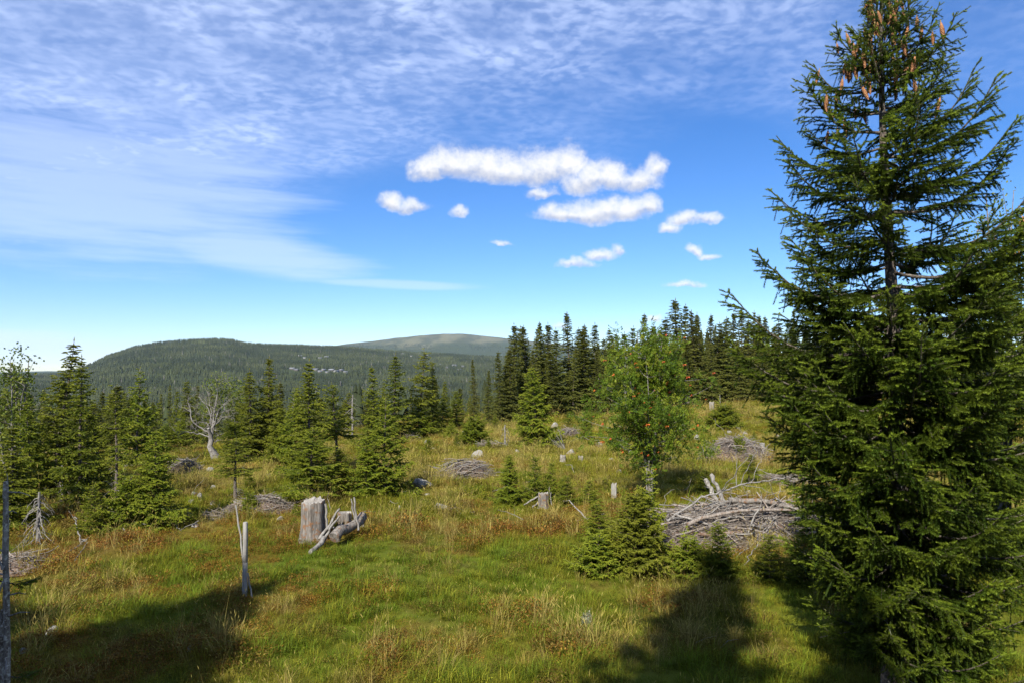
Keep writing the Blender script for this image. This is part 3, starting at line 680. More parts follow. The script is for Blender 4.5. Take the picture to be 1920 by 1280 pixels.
SPECIAL = {1265: 'tallest spire of the far row, right above the rowan', 1066: 'tall pointed spruce rising highest behind the bright green broad spruce', 968: 'first tall slim spruce at the left end of the far row', 1202: 'tall spruce spire straight behind the left half of the rowan crown',
           935: 'left one of a low pair of dark spruces starting the far row', 948: 'right one of a low pair of dark spruces starting the far row', 1115: 'tall broad-topped spruce of the far row left of the rowan', 1282: 'second tallest spire of the far row, right of the tallest', 918: 'short dark spruce right beside the slim dark spire at the centre'}
for i, (px, top, base) in enumerate(row):
    big = 690 - top
    tree_px('tall%d' % (i * 3 % 5), px, top, base, (15 + 0.10 * max(big, 0)) * (0.95 + 0.65 * random.random()), 'tall dark old spruce in the dense row along the far side of the clearing',
            'old spruces in the far row', name='old_spruce')['label'] = SPECIAL.get(px, ('shorter' if top > 630 else 'tall') + ' dark old spruce in the far row, ' + by_bearing(px, ROWBINS))
# ---- trees that fill the row from behind and the slope down to the valley, still told apart
random.seed(9)
for i in range(46):
    px = 905 + 1020 * random.random(); d = 88 + 45 * random.random(); a = R(px_az(px))
    put_tree('tall%d' % (i % 5), d * math.sin(a), d * math.cos(a), 8.0 + 3.5 * random.random(), 1.1 + 0.5 * random.random(), 'dark old spruce deeper in the wood, ' + by_bearing(px, ROWBINS).replace('at its left end', 'behind the left end of the far row'), 'old spruces behind the far row', 'old_spruce')
for i in range(90):
    px = -60 + 960 * (i + random.random()) / 90; a = px_az(px); d = np.interp(a, _edge_a, _edge_r) + 3 + 75 * random.random() ** 1.5; a = R(a)
    k = ('tall%d' % (i % 5)) if i % 3 else ('mid%d' % (i % 3)); X, Y = d * math.sin(a), d * math.cos(a)
    top = EYE - 0.013 * Y - (0.035 * Y) * random.random()
    put_tree(k, X, Y, min(max(top - land1(X, Y), 1.6), 11), 0.7 + 0.5 * random.random(), 'spruce on the valley slope beyond the clearing, ' + by_bearing(px, SLOPEBINS), 'spruces on the valley slope', 'slope_spruce')

# ------------------------------------------------------------------ far woods: too many to count
def far_spruce(seed):
    r = np.random.default_rng(seed); g = G(); n = 7; H = 10.0
    for k in range(7):
        z0 = 0.6 + k * 1.35; rad = 1.55 * (1 - k / 7.6) + 0.1; z1 = z0 + 2.5
        a = np.arange(n) * 6.283 / n + r.random(); rr = rad * (0.65 + 0.6 * r.random(n))
        ring = np.stack([rr * np.cos(a), rr * np.sin(a), np.full(n, z0) + r.normal(0, 0.25, n)], 1)
        V = np.concatenate([ring, [[0, 0, min(z1, H)]]]); F = np.array([[i, (i + 1) % n, n] for i in range(n)])
        g.add(V, F, 0, np.concatenate([0.35 + 0.6 * r.random(n), [0.3]]))
    tube(g, [(0, 0, -1), (0, 0, 2)], 0.14, 4, 1)
    return g.mesh('far_spruce', [M['far'], M['bark']])
FARP = [proto('far_spruce_%d' % i, far_spruce(400 + i)) for i in range(4)]
CABINS = [(548,692),(556,694),(566,691),(592,694),(600,697),(607,694),(614,698),(622,695),(631,697),(640,695),(648,698),(563,668),(571,671),(585,666),(600,672),(612,670),
          (755,664),(772,668),(786,663),(800,667),(826,684),(838,690),(852,686),(861,694),(868,688)]
def far_at(px, py):
    a = R(px_az(px)); rr = np.linspace(700, 2790, 800); z = land(rr * math.sin(a), rr * math.cos(a), False)
    q = 690 - (z - EYE) / (rr * math.cos(a)) * 1280; i = int(np.argmin(np.abs(q - py) + (rr < 1000) * 3)); return rr[i] * math.sin(a), rr[i] * math.cos(a)
CAB = np.array([far_at(*c) for c in CABINS])
def build_far():
    r = np.random.default_rng(21); P = []
    for r0, r1, sp_, a0, a1 in ((60, 420, 4.6, -44, 44), (420, 1300, 6.6, -42, 12), (1300, 3000, 8.2, -41, 8), (3000, 4600, 16, -36, 6), (4600, 6900, 24, -22, 8)):
        n = int(0.5 * R(a1 - a0) * (r1 * r1 - r0 * r0) / sp_ ** 2)
        rr = np.sqrt(r.random(n) * (r1 * r1 - r0 * r0) + r0 * r0); a = R(a0) + R(a1 - a0) * r.random(n)
        P.append(np.stack([rr, a, np.full(n, sp_)], 1))
    P = np.concatenate(P); rr, a, sp_ = P.T; x = rr * np.sin(a); y = rr * np.cos(a); ad = np.degrees(a)
    edge = np.interp(ad, _edge_a, _edge_r)
    keep = rr > edge + np.where(ad < 2, 45, 26)
    thin = fbm(x / 150, y / 150, 55, 3); keep &= (r.random(len(x)) < 0.35 + 1.3 * thin)
    clear = fbm(x / 90 + 3, y / 60, 66, 3); keep &= ~((rr > 1400) & (clear > 0.685))
    # cabins stand in small openings
    near = np.zeros(len(x), bool); i = (rr > 900) & (rr < 3000)
    d2 = ((x[i][:, None] - CAB[None, :, 0]) ** 2 + ((y[i][:, None] - CAB[None, :, 1] + 22) / 2.2) ** 2).min(1); near[i] = d2 < 17 ** 2
    keep &= ~near
    z = land(x, y, False); keep &= ~((rr > 4300) & (z > 205 + 90 * (thin - 0.5)))
    x, y, z, rr, sp_ = x[keep], y[keep], z[keep], rr[keep], sp_[keep]; n = len(x)
    s = (0.75 + 0.5 * r.random(n)) * np.where(rr < 420, 0.85, 1.0); wdt = s * np.clip(sp_ / 7.0, 0.85, 2.2)
    q = fbm(x / 120, y / 90, 81, 4); q2 = fbm(x / 40 + 7, y / 40, 83, 3)
    stand = np.array((0.032, 0.043, 0.016)) + sstep(0.42, 0.70, q)[:, None] * np.array((0.034, 0.035, 0.014)) + sstep(0.55, 0.75, q2)[:, None] * np.array((0.030, 0.033, 0.008))
    stand *= 0.66
    stand[r.random(n) < 0.02] = (0.09, 0.085, 0.07)      # grey dead stems among the green
    return scatter('far_forest', np.stack([x, y, z], 1), np.stack([np.zeros(n), np.zeros(n), r.random(n) * 6.28], 1), np.stack([wdt, wdt, s], 1), r.integers(0, 4, n),
                   stand, FARP, 'unbroken spruce forest covering the valley and the long wooded hill', 'forest')
build_far()
# cabins on the far slope
def cabins():
    wm, n = material('cabin_wall'); oi = n.n('ShaderNodeObjectInfo').outputs['Random']
    finish(n, n.n('ShaderNodeBsdfPrincipled', ins={'Base Color': n.mix(n.ramp(oi, 0.4, 0.7), (0.08, 0.065, 0.05, 1), (0.24, 0.23, 0.21, 1)), 'Roughness': 0.8}).outputs[0])
    rm, n = material('cabin_roof'); oi = n.n('ShaderNodeObjectInfo').outputs['Random']
    finish(n, n.n('ShaderNodeBsdfPrincipled', ins={'Base Color': n.mix(oi, (0.05, 0.052, 0.058, 1), (0.15, 0.155, 0.165, 1)), 'Roughness': 0.5}).outputs[0])
    gm, n = material('cabin_window')
    finish(n, n.n('ShaderNodeBsdfPrincipled', ins={'Base Color': (0.05, 0.06, 0.08, 1), 'Roughness': 0.1}).outputs[0])
    L, W, Hh, rf = 6.5, 4.5, 3.0, 2.2
    g = G(); V = [(-L, -W, -2), (L, -W, -2), (L, W, -2), (-L, W, -2), (-L, -W, Hh), (L, -W, Hh), (L, W, Hh), (-L, W, Hh)]
    g.add(V, [[0, 1, 5, 4], [1, 2, 6, 5], [2, 3, 7, 6], [3, 0, 4, 7]]); g.add([(-L, -W, Hh), (-L, W, Hh), (-L, 0, Hh + rf), (L, W, Hh), (L, -W, Hh), (L, 0, Hh + rf)], [[0, 2, 1], [3, 5, 4]])
    wall = g.mesh('wall', [wm])
    g = G(); e = 0.7
    for s in (1, -1):
        p = np.array([(-L - e, s * (W + e), Hh - 0.32), (L + e, s * (W + e), Hh - 0.32), (L + e, 0, Hh + rf + 0.06), (-L - e, 0, Hh + rf + 0.06)]); q = p + np.array([0, 0, 0.25])
        g.add(np.concatenate([p, q]), [[0, 1, 2, 3], [4, 5, 6, 7], [0, 1, 5, 4], [1, 2, 6, 5], [3, 0, 4, 7]])
    roof = g.mesh('roof', [rm])
    g = G(); g.add([(-0.9, -0.04, 0.9), (0.9, -0.04, 0.9), (0.9, -0.04, 2.2), (-0.9, -0.04, 2.2)], [[0, 1, 2, 3]]); win = g.mesh('window', [gm])
    for i, (x, y) in enumerate(CAB):
        e_ = empty('cabin', (x, y, land1(x, y) + 0.5), random.choice([-0.5, -0.2, 0.1, 0.4, 0.9])); s = 0.6 + 0.4 * random.random(); e_.scale = (s, s, s)
        obj('wall', wall, e_); obj('roof', roof, e_)
        for k in (-3.4, 0, 3.4): obj('window', win, e_, (k, -W - 0.002, 0))
        px = CABINS[i][0]
        tag(e_, 'tiny cabin in the cabin village low on the long wooded hill' if px < 660 and CABINS[i][1] > 685 else 'tiny cabin among trees high on the long wooded hill' if px < 660 else 'tiny cabin on the wooded slope below the bare mountain', 'cabin', 'cabins on the far slopes')
cabins()

# ------------------------------------------------------------------ the big cone-bearing spruce on the right
def bough(seed, L, pend, upturn, lat=0.085):
    """one branch along +X: a flat spray of thick needled fingers, drooping in its inner half, its tip upswept"""
    r = np.random.default_rng(seed); g = G(); up = np.array([0, 0, 1.0])
    ns = 12; s = np.linspace(0, 1, ns); wob = np.cumsum(r.normal(0, 0.012, ns)) * L
    ax = np.stack([L * s, wob, L * (-0.16 * np.sin(s * math.pi) * (0.3 + 0.7 * pend) + upturn * s ** 2.6)], 1)
    tube(g, ax, np.linspace(0.011 + 0.008 * L, 0.0035, ns), 5, 1, 0.4, False)
    A = []; B = []; T = []; tips = []
    def seg(P, tint): A.append(P[:-1]); B.append(P[1:]); T.append(np.full(len(P) - 1, 0.0) + tint)
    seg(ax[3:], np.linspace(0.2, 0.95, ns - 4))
    nl = max(4, int(L / lat))
    for i in range(nl):
        for sg in (1, -1):
            q = (i + 0.5 + r.normal(0, 0.22)) / nl
            if q < 0.08 or q > 0.985 or r.random() < 0.06: continue
            p = np.array([np.interp(q, s, ax[:, k]) for k in range(3)])
            l = min((0.46 * L * (1 - q) ** 0.85 + 0.09) * (0.6 + 0.6 * r.random()), 0.6)
            hang = pend * (1 - q) ** 0.6
            d = unit(np.array([0.78, sg * 0.66, 0.16 + 0.30 * q - 0.20 * hang]) + r.normal(0, 0.10, 3))
            n = max(2, int(l / 0.07) + 1); t = np.linspace(0, 1, n)
            P = p + d * l * t[:, None] - up * (hang * l * 0.6 * t ** 2)[:, None] + up * (0.12 * l * t ** 3)[:, None]
            sticks(g, P[:-1], P[1:], 0.0035, 0.0025, 1, 0.5)
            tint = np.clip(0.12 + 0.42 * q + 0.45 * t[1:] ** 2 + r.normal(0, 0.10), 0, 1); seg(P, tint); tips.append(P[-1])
            for k in range(1, n):
                for sg2 in (1, -1):
                    if r.random() < 0.22: continue
                    ln = (0.075 + 0.07 * r.random()) * (1.15 - 0.45 * t[k])
                    dd = unit(d * 0.85 + np.cross(d, up) * sg2 * 0.62 - up * (0.05 + 0.65 * hang) + r.normal(0, 0.12, 3))
                    A.append(P[k][None]); B.append((P[k] + dd * ln)[None]); T.append(np.array([np.clip(tint[k - 1] + 0.10 + r.normal(0, 0.08), 0, 1)]))
                if r.random() < 0.42 * hang:                # short tassels under the spray
                    ln = (0.08 + 0.15 * r.random()); z = np.linspace(0, 1, 3)
                    H_ = P[k] + (d * 0.2 + r.normal(0, 0.08, 3)) * ln * z[:, None] - up * (ln * z)[:, None]
                    seg(H_, np.array([0.10, 0.25]))
    A = np.concatenate(A); B = np.concatenate(B); T = np.concatenate(T)
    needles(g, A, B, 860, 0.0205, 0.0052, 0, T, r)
    return g.mesh('bough', [M['hero'], M['bark']]), np.array(tips)
BOUGH = {'top': [bough(500 + i, 0.7, 0.4, 0.22) for i in range(3)], 'mid': [bough(510 + i, 1.1, 0.8, 0.24) for i in range(3)], 'low': [bough(520 + i, 1.55, 1.0, 0.16, 0.10) for i in range(3)]}
BL = {'top': 0.7, 'mid': 1.1, 'low': 1.55}
def cone_mesh(seed, ln):
    r = np.random.default_rng(seed); g = G(); nr, n = 13, 9
    for k in range(nr):                                  # overlapping rings of scales
        t = k / (nr - 1); rad = 0.0175 * math.sin(math.pi * (0.12 + 0.80 * t)) ** 0.7; z = -ln * t
        a = np.arange(n) * 6.283 / n + (k % 2) * 0.35; o = np.stack([rad * 1.18 * np.cos(a), rad * 1.18 * np.sin(a), np.full(n, z - ln * 0.065)], 1)
        i = np.stack([rad * 0.62 * np.cos(a), rad * 0.62 * np.sin(a), np.full(n, z + ln * 0.05)], 1); b = a + 0.35
        o2 = np.stack([rad * 1.0 * np.cos(b), rad * 1.0 * np.sin(b), np.full(n, z - ln * 0.02)], 1)
        V = np.concatenate([i, o, o2]); j = np.arange(n); j2 = (j + 1) % n
        g.add(V, np.stack([j, j + n, j + 2 * n, j2], 1), 0, 0.3 + 0.5 * r.random()); g.add(V, np.stack([j2, j + 2 * n, j2 + n], 1), 0, 0.4)
    tube(g, [(0, 0, 0.03), (0, 0, -0.01)], 0.004, 5, 1); return g.mesh('cone', [M['cone'], M['twig']])
CONES = [cone_mesh(540 + i, 0.115 + 0.012 * i) for i in range(3)]
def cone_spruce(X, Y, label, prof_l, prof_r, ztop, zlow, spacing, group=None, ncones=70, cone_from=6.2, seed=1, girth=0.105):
    r = np.random.default_rng(seed); random.seed(seed); z0 = land1(X, Y)
    e = empty('cone_spruce', (X, Y, z0 - 0.02)); tag(e, label, 'spruce tree', group)
    Ht = ztop - z0; hs = np.linspace(0, 1, 18); g = G()
    def tp(h): return np.array([0.05 * math.sin(h * 0.7) + 0.01 * h, 0.04 * math.sin(h * 0.9 + 1), h])
    tube(g, [tp(h * Ht) - np.array([0, 0, 0.1 if h == 0 else 0]) for h in hs], [girth * (1 - h) ** 0.8 + 0.006 + (0.04 if h == 0 else 0) for h in hs], 10, 0, 0.5, True, 0.1)
    obj('trunk', g.mesh('trunk', [M['bark']], True), e)
    crown = empty('crown'); crown.parent = e
    tips = []
    def place(zw, azm, L, pitch):
        f = (zw - zlow) / (ztop - zlow)
        kind = 'top' if L < 0.62 else 'mid' if L < 1.2 else 'low'
        me, tp_ = BOUGH[kind][r.integers(3)]; k = L / BL[kind]
        b = obj('bough', me, crown); b.location = tp(zw - z0); mir = random.choice((1, -1))
        b.scale = (k, k * mir, k); b.rotation_euler = Euler((r.normal(0, 0.12), -pitch, azm), 'XYZ')
        mw = Matrix.LocRotScale(b.location, b.rotation_euler, b.scale)
        if zw > cone_from - 0.25: tips.extend([mw @ Vector(p) for p in tp_])
    z = zlow
    while z < ztop - 0.12:
        f = (z - zlow) / (ztop - zlow); n = 5 + (r.random() < 0.4) + (2 if f < 0.55 else 0); ph = r.random() * 6.283
        for b in range(n):
            a = ph + b * 6.283 / n + r.normal(0, 0.22); ca = math.cos(a)
            half = np.interp(z, *prof_r) if ca > 0 else np.interp(z, *prof_l)
            both = 0.5 * (np.interp(z, *prof_r) + np.interp(z, *prof_l)); L = (half * abs(ca) + both * (1 - abs(ca))) * (0.58 + 0.5 * r.random() ** 0.7)
            place(z + r.normal(0, 0.05), a, max(L, 0.16), R(-4 + 36 * f ** 1.4 + r.normal(0, 6)))
        z += spacing * (0.75 + 0.5 * r.random()) * (0.95 if f < 0.5 else 1.42 if f < 0.88 else 1.0)
    # leading shoot
    place(ztop - 0.22, 0, 0.42, R(84)); place(ztop - 0.3, 2.4, 0.28, R(55)); place(ztop - 0.32, 4.6, 0.28, R(55))
    tips = [t for t in tips if t.z + z0 > cone_from and math.hypot(t.x, t.y) < 0.85]
    r.shuffle(tips)
    for t in tips[:ncones]:
        k = (0.45 + 0.55 * r.random()); c = obj('cone', CONES[r.integers(3)], e); c.location = (t.x * k, t.y * k, t.z - 0.02)
        c.rotation_euler = (r.normal(0, 0.18), r.normal(0, 0.18), r.random() * 6.28); s = 0.95 + 0.4 * r.random(); c.scale = (s, s, s)
    return e, tp, z0
def zpx(py, Y): return EYE + (690 - py) / 1280.0 * Y
HY = 7.5; HX = (1663 - 960) / 1280.0 * HY
pl = [(1290, 80), (1200, 120), (1100, 150), (1000, 195), (900, 235), (800, 280), (740, 300), (640, 290), (560, 235), (440, 215), (360, 228), (265, 200), (215, 150), (130, 145), (45, 92), (0, 52), (-60, 20)]
pr = [(1290, 190), (1200, 215), (1100, 225), (1000, 240), (900, 250), (800, 250), (700, 262), (550, 270), (450, 262), (370, 245), (290, 205), (150, 152), (60, 90), (0, 52), (-60, 20)]
def prof(p, Y): q = sorted((zpx(a, Y), b / 1280.0 * Y) for a, b in p); return [a for a, _ in q], [b for _, b in q]
hero, hero_tp, hero_z = cone_spruce(HX, HY, 'big near spruce on the right, hung with brown cones near its top', prof(pl, HY), prof(pr, HY), zpx(-62, HY), 0.62, 0.205, ncones=130, cone_from=zpx(235, HY), seed=3)
# dry twigs on its lower stem
r_ = np.random.default_rng(8)
for k in range(14):
    g = G(); L = 0.35 + 0.5 * r_.random(); n = 5; t = np.linspace(0, 1, n); a = r_.random() * 6.28
    P = np.stack([np.cos(a + 0.3 * t) * L * t, np.sin(a + 0.3 * t) * L * t, -0.25 * L * t + r_.normal(0, 0.015, n)], 1); tube(g, P, np.linspace(0.007, 0.002, n), 4, 0, 0.6)
    for q in (2, 3): tube(g, [P[q], P[q] + r_.normal(0, 0.09, 3)], [0.003, 0.001], 3, 0, 0.6)
    b = obj('dry_twig', g.mesh('dry_twig', [M['dead']]), hero); b.location = hero_tp(0.25 + 1.5 * r_.random())
# the spruce behind it, at the right edge
BY = 11.5; BX = (1935 - 960) / 1280.0 * BY
pb = [(1200, 190), (1000, 190), (800, 175), (650, 150), (520, 110), (440, 60), (395, 15)]
cone_spruce(BX, BY, 'second spruce with clusters of reddish cones, cut by the right edge', prof(pb, BY), prof(pb, BY), zpx(392, BY), 0.5, 0.30, ncones=45, cone_from=zpx(500, BY), seed=14, girth=0.10)
# ------------------------------------------------------------------ trees that stand behind the viewpoint and shade the foreground
for i, (x, y, h, rad, k, lb) in enumerate([
     (-2.6, -5.6, 16.9, 2.2, 'tall1', 'tall spruce behind the viewpoint, its pointed shadow on the right foreground'),
     (-2.9, -3.6, 14.4, 2.3, 'tall0', 'spruce behind the viewpoint, its shadow beside the small grey willow'),
     (-1.5, -5.3, 12.4, 2.2, 'tall2', 'spruce behind the viewpoint, its shadow left of the big spruce foot'),
     (-12.6, -2.3, 12.6, 3.2, 'tall3', 'spruce left behind the viewpoint, its shadow in the lower left corner'),
     (-10.2, -3.0, 13.6, 3.2, 'tall2', 'spruce left behind the viewpoint, its shadow reaching towards the fence post'),
     (-9.6, -4.9, 14.4, 3.2, 'tall4', 'rearmost spruce behind the viewpoint, its shadow on the lower left grass'),
     (-13.4, -4.2, 14.2, 3.4, 'tall0', 'broad spruce left behind the viewpoint, its shadow over the grey stone'),
     (-11.8, -5.4, 14.6, 3.5, 'tall3', 'wide spruce left behind the viewpoint, its shadow between two others'),
     (-10.4, -6.4, 14.6, 3.3, 'tall1', 'spruce farthest behind the viewpoint on the left, its shadow at the bottom edge'),
     (-15.0, -2.0, 12.8, 3.2, 'tall1', 'spruce far left behind the viewpoint, its shadow around the lichened snag')]):
    put_tree(k, x, y, h, rad, lb, 'spruces behind the viewpoint')

# ------------------------------------------------------------------ broadleaf trees
def leafy_tree(name, X, Y, H, label, cat, seed, stems, crown, nclump, leaves, leaf, compound, mat, bark, rad0, berry=0, lean=0.25):
    """stems rise from the foot, twigs reach out to clumps of leaves spread through the crown's volume"""
    r = np.random.default_rng(seed); e = empty(name, (X, Y, land1(X, Y) - 0.03)); tag(e, label, cat)
    g = G(); pts = []
    z_lo, z_hi, rx = crown
    for s in range(stems):
        a = s * 6.283 / stems + r.normal(0, 0.4); out = rx * (0.15 + 0.5 * r.random()); top = H * (0.72 + 0.25 * r.random()); n = 9; t = np.linspace(0, 1, n)
        P = np.stack([np.cos(a) * (0.06 + out * t ** 1.3) + np.cumsum(r.normal(0, 0.02, n)) * lean * 4, np.sin(a) * (0.06 + out * t ** 1.3) + np.cumsum(r.normal(0, 0.02, n)) * lean * 4, top * t], 1)
        tube(g, P, np.linspace(rad0, 0.008, n) * (0.8 + 0.4 * r.random()), 6, 0, 0.5, True, 0.1); pts.append(P)
    S = np.concatenate(pts)
    # clump centres fill an uneven egg
    C = []
    while len(C) < nclump:
        q = r.normal(0, 1, 3); q /= np.linalg.norm(q); q *= r.random() ** 0.42
        zc_ = 0.5 * (z_lo + z_hi) + q[2] * 0.5 * (z_hi - z_lo); wv = rx * (1 - 0.25 * max(q[2], 0) ** 2) * (0.80 + 0.30 * math.sin(3 * math.atan2(q[1], q[0]) + zc_ * 2.6) + 0.22 * r.normal())
        C.append((q[0] * wv, q[1] * wv, zc_))
    C = np.array(C); A = []; B = []; T = []; tips = []
    for c in C:
        m = S[S[:, 2] < c[2] - 0.05]; m = m if len(m) else S
        b = m[np.argmin(np.linalg.norm(m - c, axis=1) + r.random(len(m)) * 0.3)]; t = np.linspace(0, 1, 5)
        P = b + (c - b) * t[:, None] + np.stack([0 * t, 0 * t, -0.12 * np.sin(t * 3.1416) * np.linalg.norm(c - b)], 1) * r.normal(0.4, 0.5)
        sticks(g, P[:-1], P[1:], np.linspace(0.012, 0.005, 4) * rad0 / 0.045, np.linspace(0.010, 0.003, 4) * rad0 / 0.045, 0, 0.5); tips.append(P[-1])
        k = int(leaves * (0.5 + r.random())); spread = 0.20 + 0.10 * r.random()
        o = c + unit(r.normal(0, 1, (k, 3))) * (spread * r.random(k) ** 0.6)[:, None]
        d = unit((o - c) * 3 + r.normal(0, 0.5, (k, 3)) + np.array([0, 0, -0.15])); tint = np.clip(r.normal(0.45, 0.2) + r.normal(0, 0.16, k), 0, 1)
        A.append(o); B.append(o + d * (leaf * (0.7 + 0.6 * r.random(k)))[:, None]); T.append(tint)
    A = np.concatenate(A); B = np.concatenate(B); T = np.concatenate(T); f = G()
    if compound:                                        # feathered leaf: pairs of leaflets along a stalk
        d = unit(B - A); L = np.linalg.norm(B - A, axis=1); u, v = perp(d); th = r.random(len(A))[:, None] * 6.283; u = u * np.cos(th) + v * np.sin(th)
        for q in np.linspace(0.2, 0.9, 5):
            for sg in (1, -1):
                p = A + (B - A) * q; ld = unit(d * 0.45 + u * sg + np.array([0, 0, -0.25])); blades(f, p, p + ld * (L * 0.36)[:, None], L * 0.075, 0, T, False, r)
        blades(f, A + (B - A) * 0.9, B + d * (L * 0.2)[:, None], L * 0.08, 0, T, False, r)
    else: blades(f, A, B, leaf * 0.36, 0, T, False, r)
    obj('trunk', g.mesh('trunk', [M[bark]], True), e); obj('crown', f.mesh('crown', [M[mat]]), e)
    if berry:
        bm = []
        for v_ in range(2):
            q = G(); o = unit(r.normal(0, 1, (16, 3))) * 0.042 * r.random((16, 1)) ** 0.5 * np.array([1, 1, 0.6])
            for p in o:
                V = np.array([(1, 0, 0), (-1, 0, 0), (0, 1, 0), (0, -1, 0), (0, 0, 1), (0, 0, -1)]) * 0.011 + p
                q.add(V, [[0, 2, 4], [2, 1, 4], [1, 3, 4], [3, 0, 4], [2, 0, 5], [1, 2, 5], [3, 1, 5], [0, 3, 5]])
            bm.append(q.mesh('berry_cluster', [M['berry']], True))
        for i in r.choice(len(C), berry, False):
            b = obj('berry_cluster', bm[i % 2], e); p = C[i] + unit(r.normal(0, 1, 3) + np.array([C[i][0], C[i][1] - 1.0, 0.4])) * 0.24; b.location = p; s = 0.8 + 0.5 * r.random(); b.scale = (s, s, s)
    return e
X, Y = ground_at(1216, 938)
leafy_tree('rowan_tree', X, Y, 4.75, 'rowan tree with clusters of orange berries at the centre of the clearing', 'rowan tree', 31, 6, (0.75, 4.8, 1.55), 285, 21, 0.155, True, 'rowan', 'greybark', 0.042, 90)
X, Y = ground_at(1100, 818)
leafy_tree('rowan_bush', X, Y, 1.3, 'small rowan bush with few orange berries left of the rowan tree', 'bush', 37, 3, (0.3, 1.3, 0.5), 26, 14, 0.14, True, 'rowan', 'greybark', 0.02, 6)
X, Y = ground_at(1352, 862)
leafy_tree('rowan_bush', X - 0.9, Y - 1.2, 1.0, 'leafy rowan shoot with berries at the left foot of the rounded brush pile', 'bush', 39, 3, (0.2, 1.0, 0.5), 22, 14, 0.14, True, 'rowan', 'greybark', 0.02, 4)
X, Y = ground_at(32, 925)
leafy_tree('leafy_tree', X, Y, 4.25, 'slender leafy tree with pale grey stems at the left edge', 'tree', 41, 5, (0.9, 4.3, 0.95), 105, 24, 0.085, False, 'birch', 'greybark', 0.04, 0, 0.4)
X, Y = 910 / 1280 * 12.5, 12.5
leafy_tree('leafy_tree', X, Y, zpx(338, 12.5), 'small-leaved tree showing behind the right side of the big spruce', 'tree', 43, 5, (2.2, zpx(345, 12.5), 1.15), 150, 34, 0.055, False, 'birch', 'greybark', 0.05, 0, 0.3)
X, Y = ground_at(1545, 850)
leafy_tree('leafy_bush', X, Y, 1.6, 'leafy bush half hidden behind the big spruce', 'bush', 47, 4, (0.2, 1.6, 0.7), 40, 20, 0.06, False, 'birch', 'greybark', 0.02)

# ------------------------------------------------------------------ dead wood
def limb(g, P, r0, r1, r, depth=2, n_side=4, spread=0.7):
    """a crooked dry limb with forks"""
    P = np.asarray(P, float); seg = np.linalg.norm(np.diff(P, axis=0), axis=1); L = seg.sum(); t = np.concatenate([[0], np.cumsum(seg)]) / L
    n = max(4, int(L / 0.12) + 2); q = np.linspace(0, 1, n); W = np.stack([np.interp(q, t, P[:, k]) for k in range(3)], 1); W[1:] += r.normal(0, 0.018, (n - 1, 3)) * min(L, 1.0)
    rd = r0 + (r1 - r0) * q; tube(g, W, rd, 6 if r0 > 0.015 else 4, 0, 0.4 + 0.3 * r.random(), True, 0.15)
    if depth <= 0: return
    for k in range(n_side):
        i = int(n * (0.25 + 0.75 * r.random())); i = min(max(i, 1), n - 1); d = unit(W[i] - W[i - 1]); l = L * (0.22 + 0.3 * r.random()) * (1 - 0.3 * i / n)
        v = unit(d * 0.6 + r.normal(0, spread, 3) + np.array([0, 0, 0.2])); v2 = unit(v + r.normal(0, 0.35, 3) + np.array([0, 0, 0.25]))
        limb(g, [W[i], W[i] + v * l * 0.5, W[i] + (v + v2) * l * 0.5], rd[i] * 0.55, 0.003, r, depth - 1, n_side - 1, spread)
def old_dead_tree():
    X, Y = ground_at(404, 858); s = Y / 1280.0; r = np.random.default_rng(61)
    e = empty('dead_tree', (X, Y, land1(X, Y))); tag(e, 'gnarled old dead tree with silvery bare limbs and a twisted trunk', 'dead tree')
    def p(lst):
        out = []; d = 0.0
        for (a, b) in lst: out.append(((a - 404) * s, d, (858 - b) * s)); d += r.normal(0, 0.10)
        return out
    g = G(); tube(g, np.array(p([(410, 862), (404, 846), (399, 834), (400, 824), (401, 812), (400, 800)])) , np.array([0.21, 0.135, 0.105, 0.10, 0.075, 0.05]), 12, 0, 0.6, True, 0.3); obj('trunk', g.mesh('trunk', [M['dead']], True), e)
    for k, (lst, r0) in enumerate([([(400, 822), (380, 812), (360, 809), (345, 806)], 0.055), ([(399, 814), (376, 798), (365, 785), (358, 762), (353, 741)], 0.075), ([(401, 812), (397, 785), (392, 766), (384, 752), (373, 742)], 0.065),
              ([(401, 804), (414, 785), (430, 776), (441, 784)], 0.05), ([(401, 806), (412, 768), (424, 756), (437, 742)], 0.06), ([(401, 810), (403, 770), (408, 745), (411, 725), (404, 708)], 0.065), ([(403, 823), (409, 816), (416, 813)], 0.03), ([(404, 830), (410, 826), (416, 823)], 0.025),
              ([(401, 806), (388, 790), (378, 788)], 0.035), ([(402, 800), (420, 770), (436, 768)], 0.04), ([(402, 804), (396, 760), (388, 735)], 0.045)]):
        g = G(); limb(g, p(lst), r0 * 0.55, 0.008, r, 3, 7, 0.8); obj('limb', g.mesh('limb', [M['dead']], True), e)
    f = G(); c = np.array([(412, 712, 0), (420, 722, .2), (405, 718, -.2), (430, 715, .1), (425, 735, 0.1), (440, 725, .2), (396, 722, .1), (414, 745, .3), (445, 745, .2), (435, 760, .2), (385, 770, .2), (400, 735, .2), (418, 730, .3), (440, 738, .1), (428, 748, .3), (408, 755, .3), (450, 732, .2), (375, 758, .3)])
    for q in c:
        o = np.array([(q[0] - 404) * s, q[2] + 0.1, (858 - q[1]) * s]) + r.normal(0, 0.17, (60, 3)); blades(f, o, o + unit(r.normal(0, 1, (60, 3))) * 0.085, 0.028, 0, np.clip(r.normal(0.6, 0.2, 60), 0, 1), False, r)
    tag(obj('leaves', f.mesh('leaves', [M['birch']]), e), 'sparse live leaves at the top of the dead tree')
old_dead_tree()
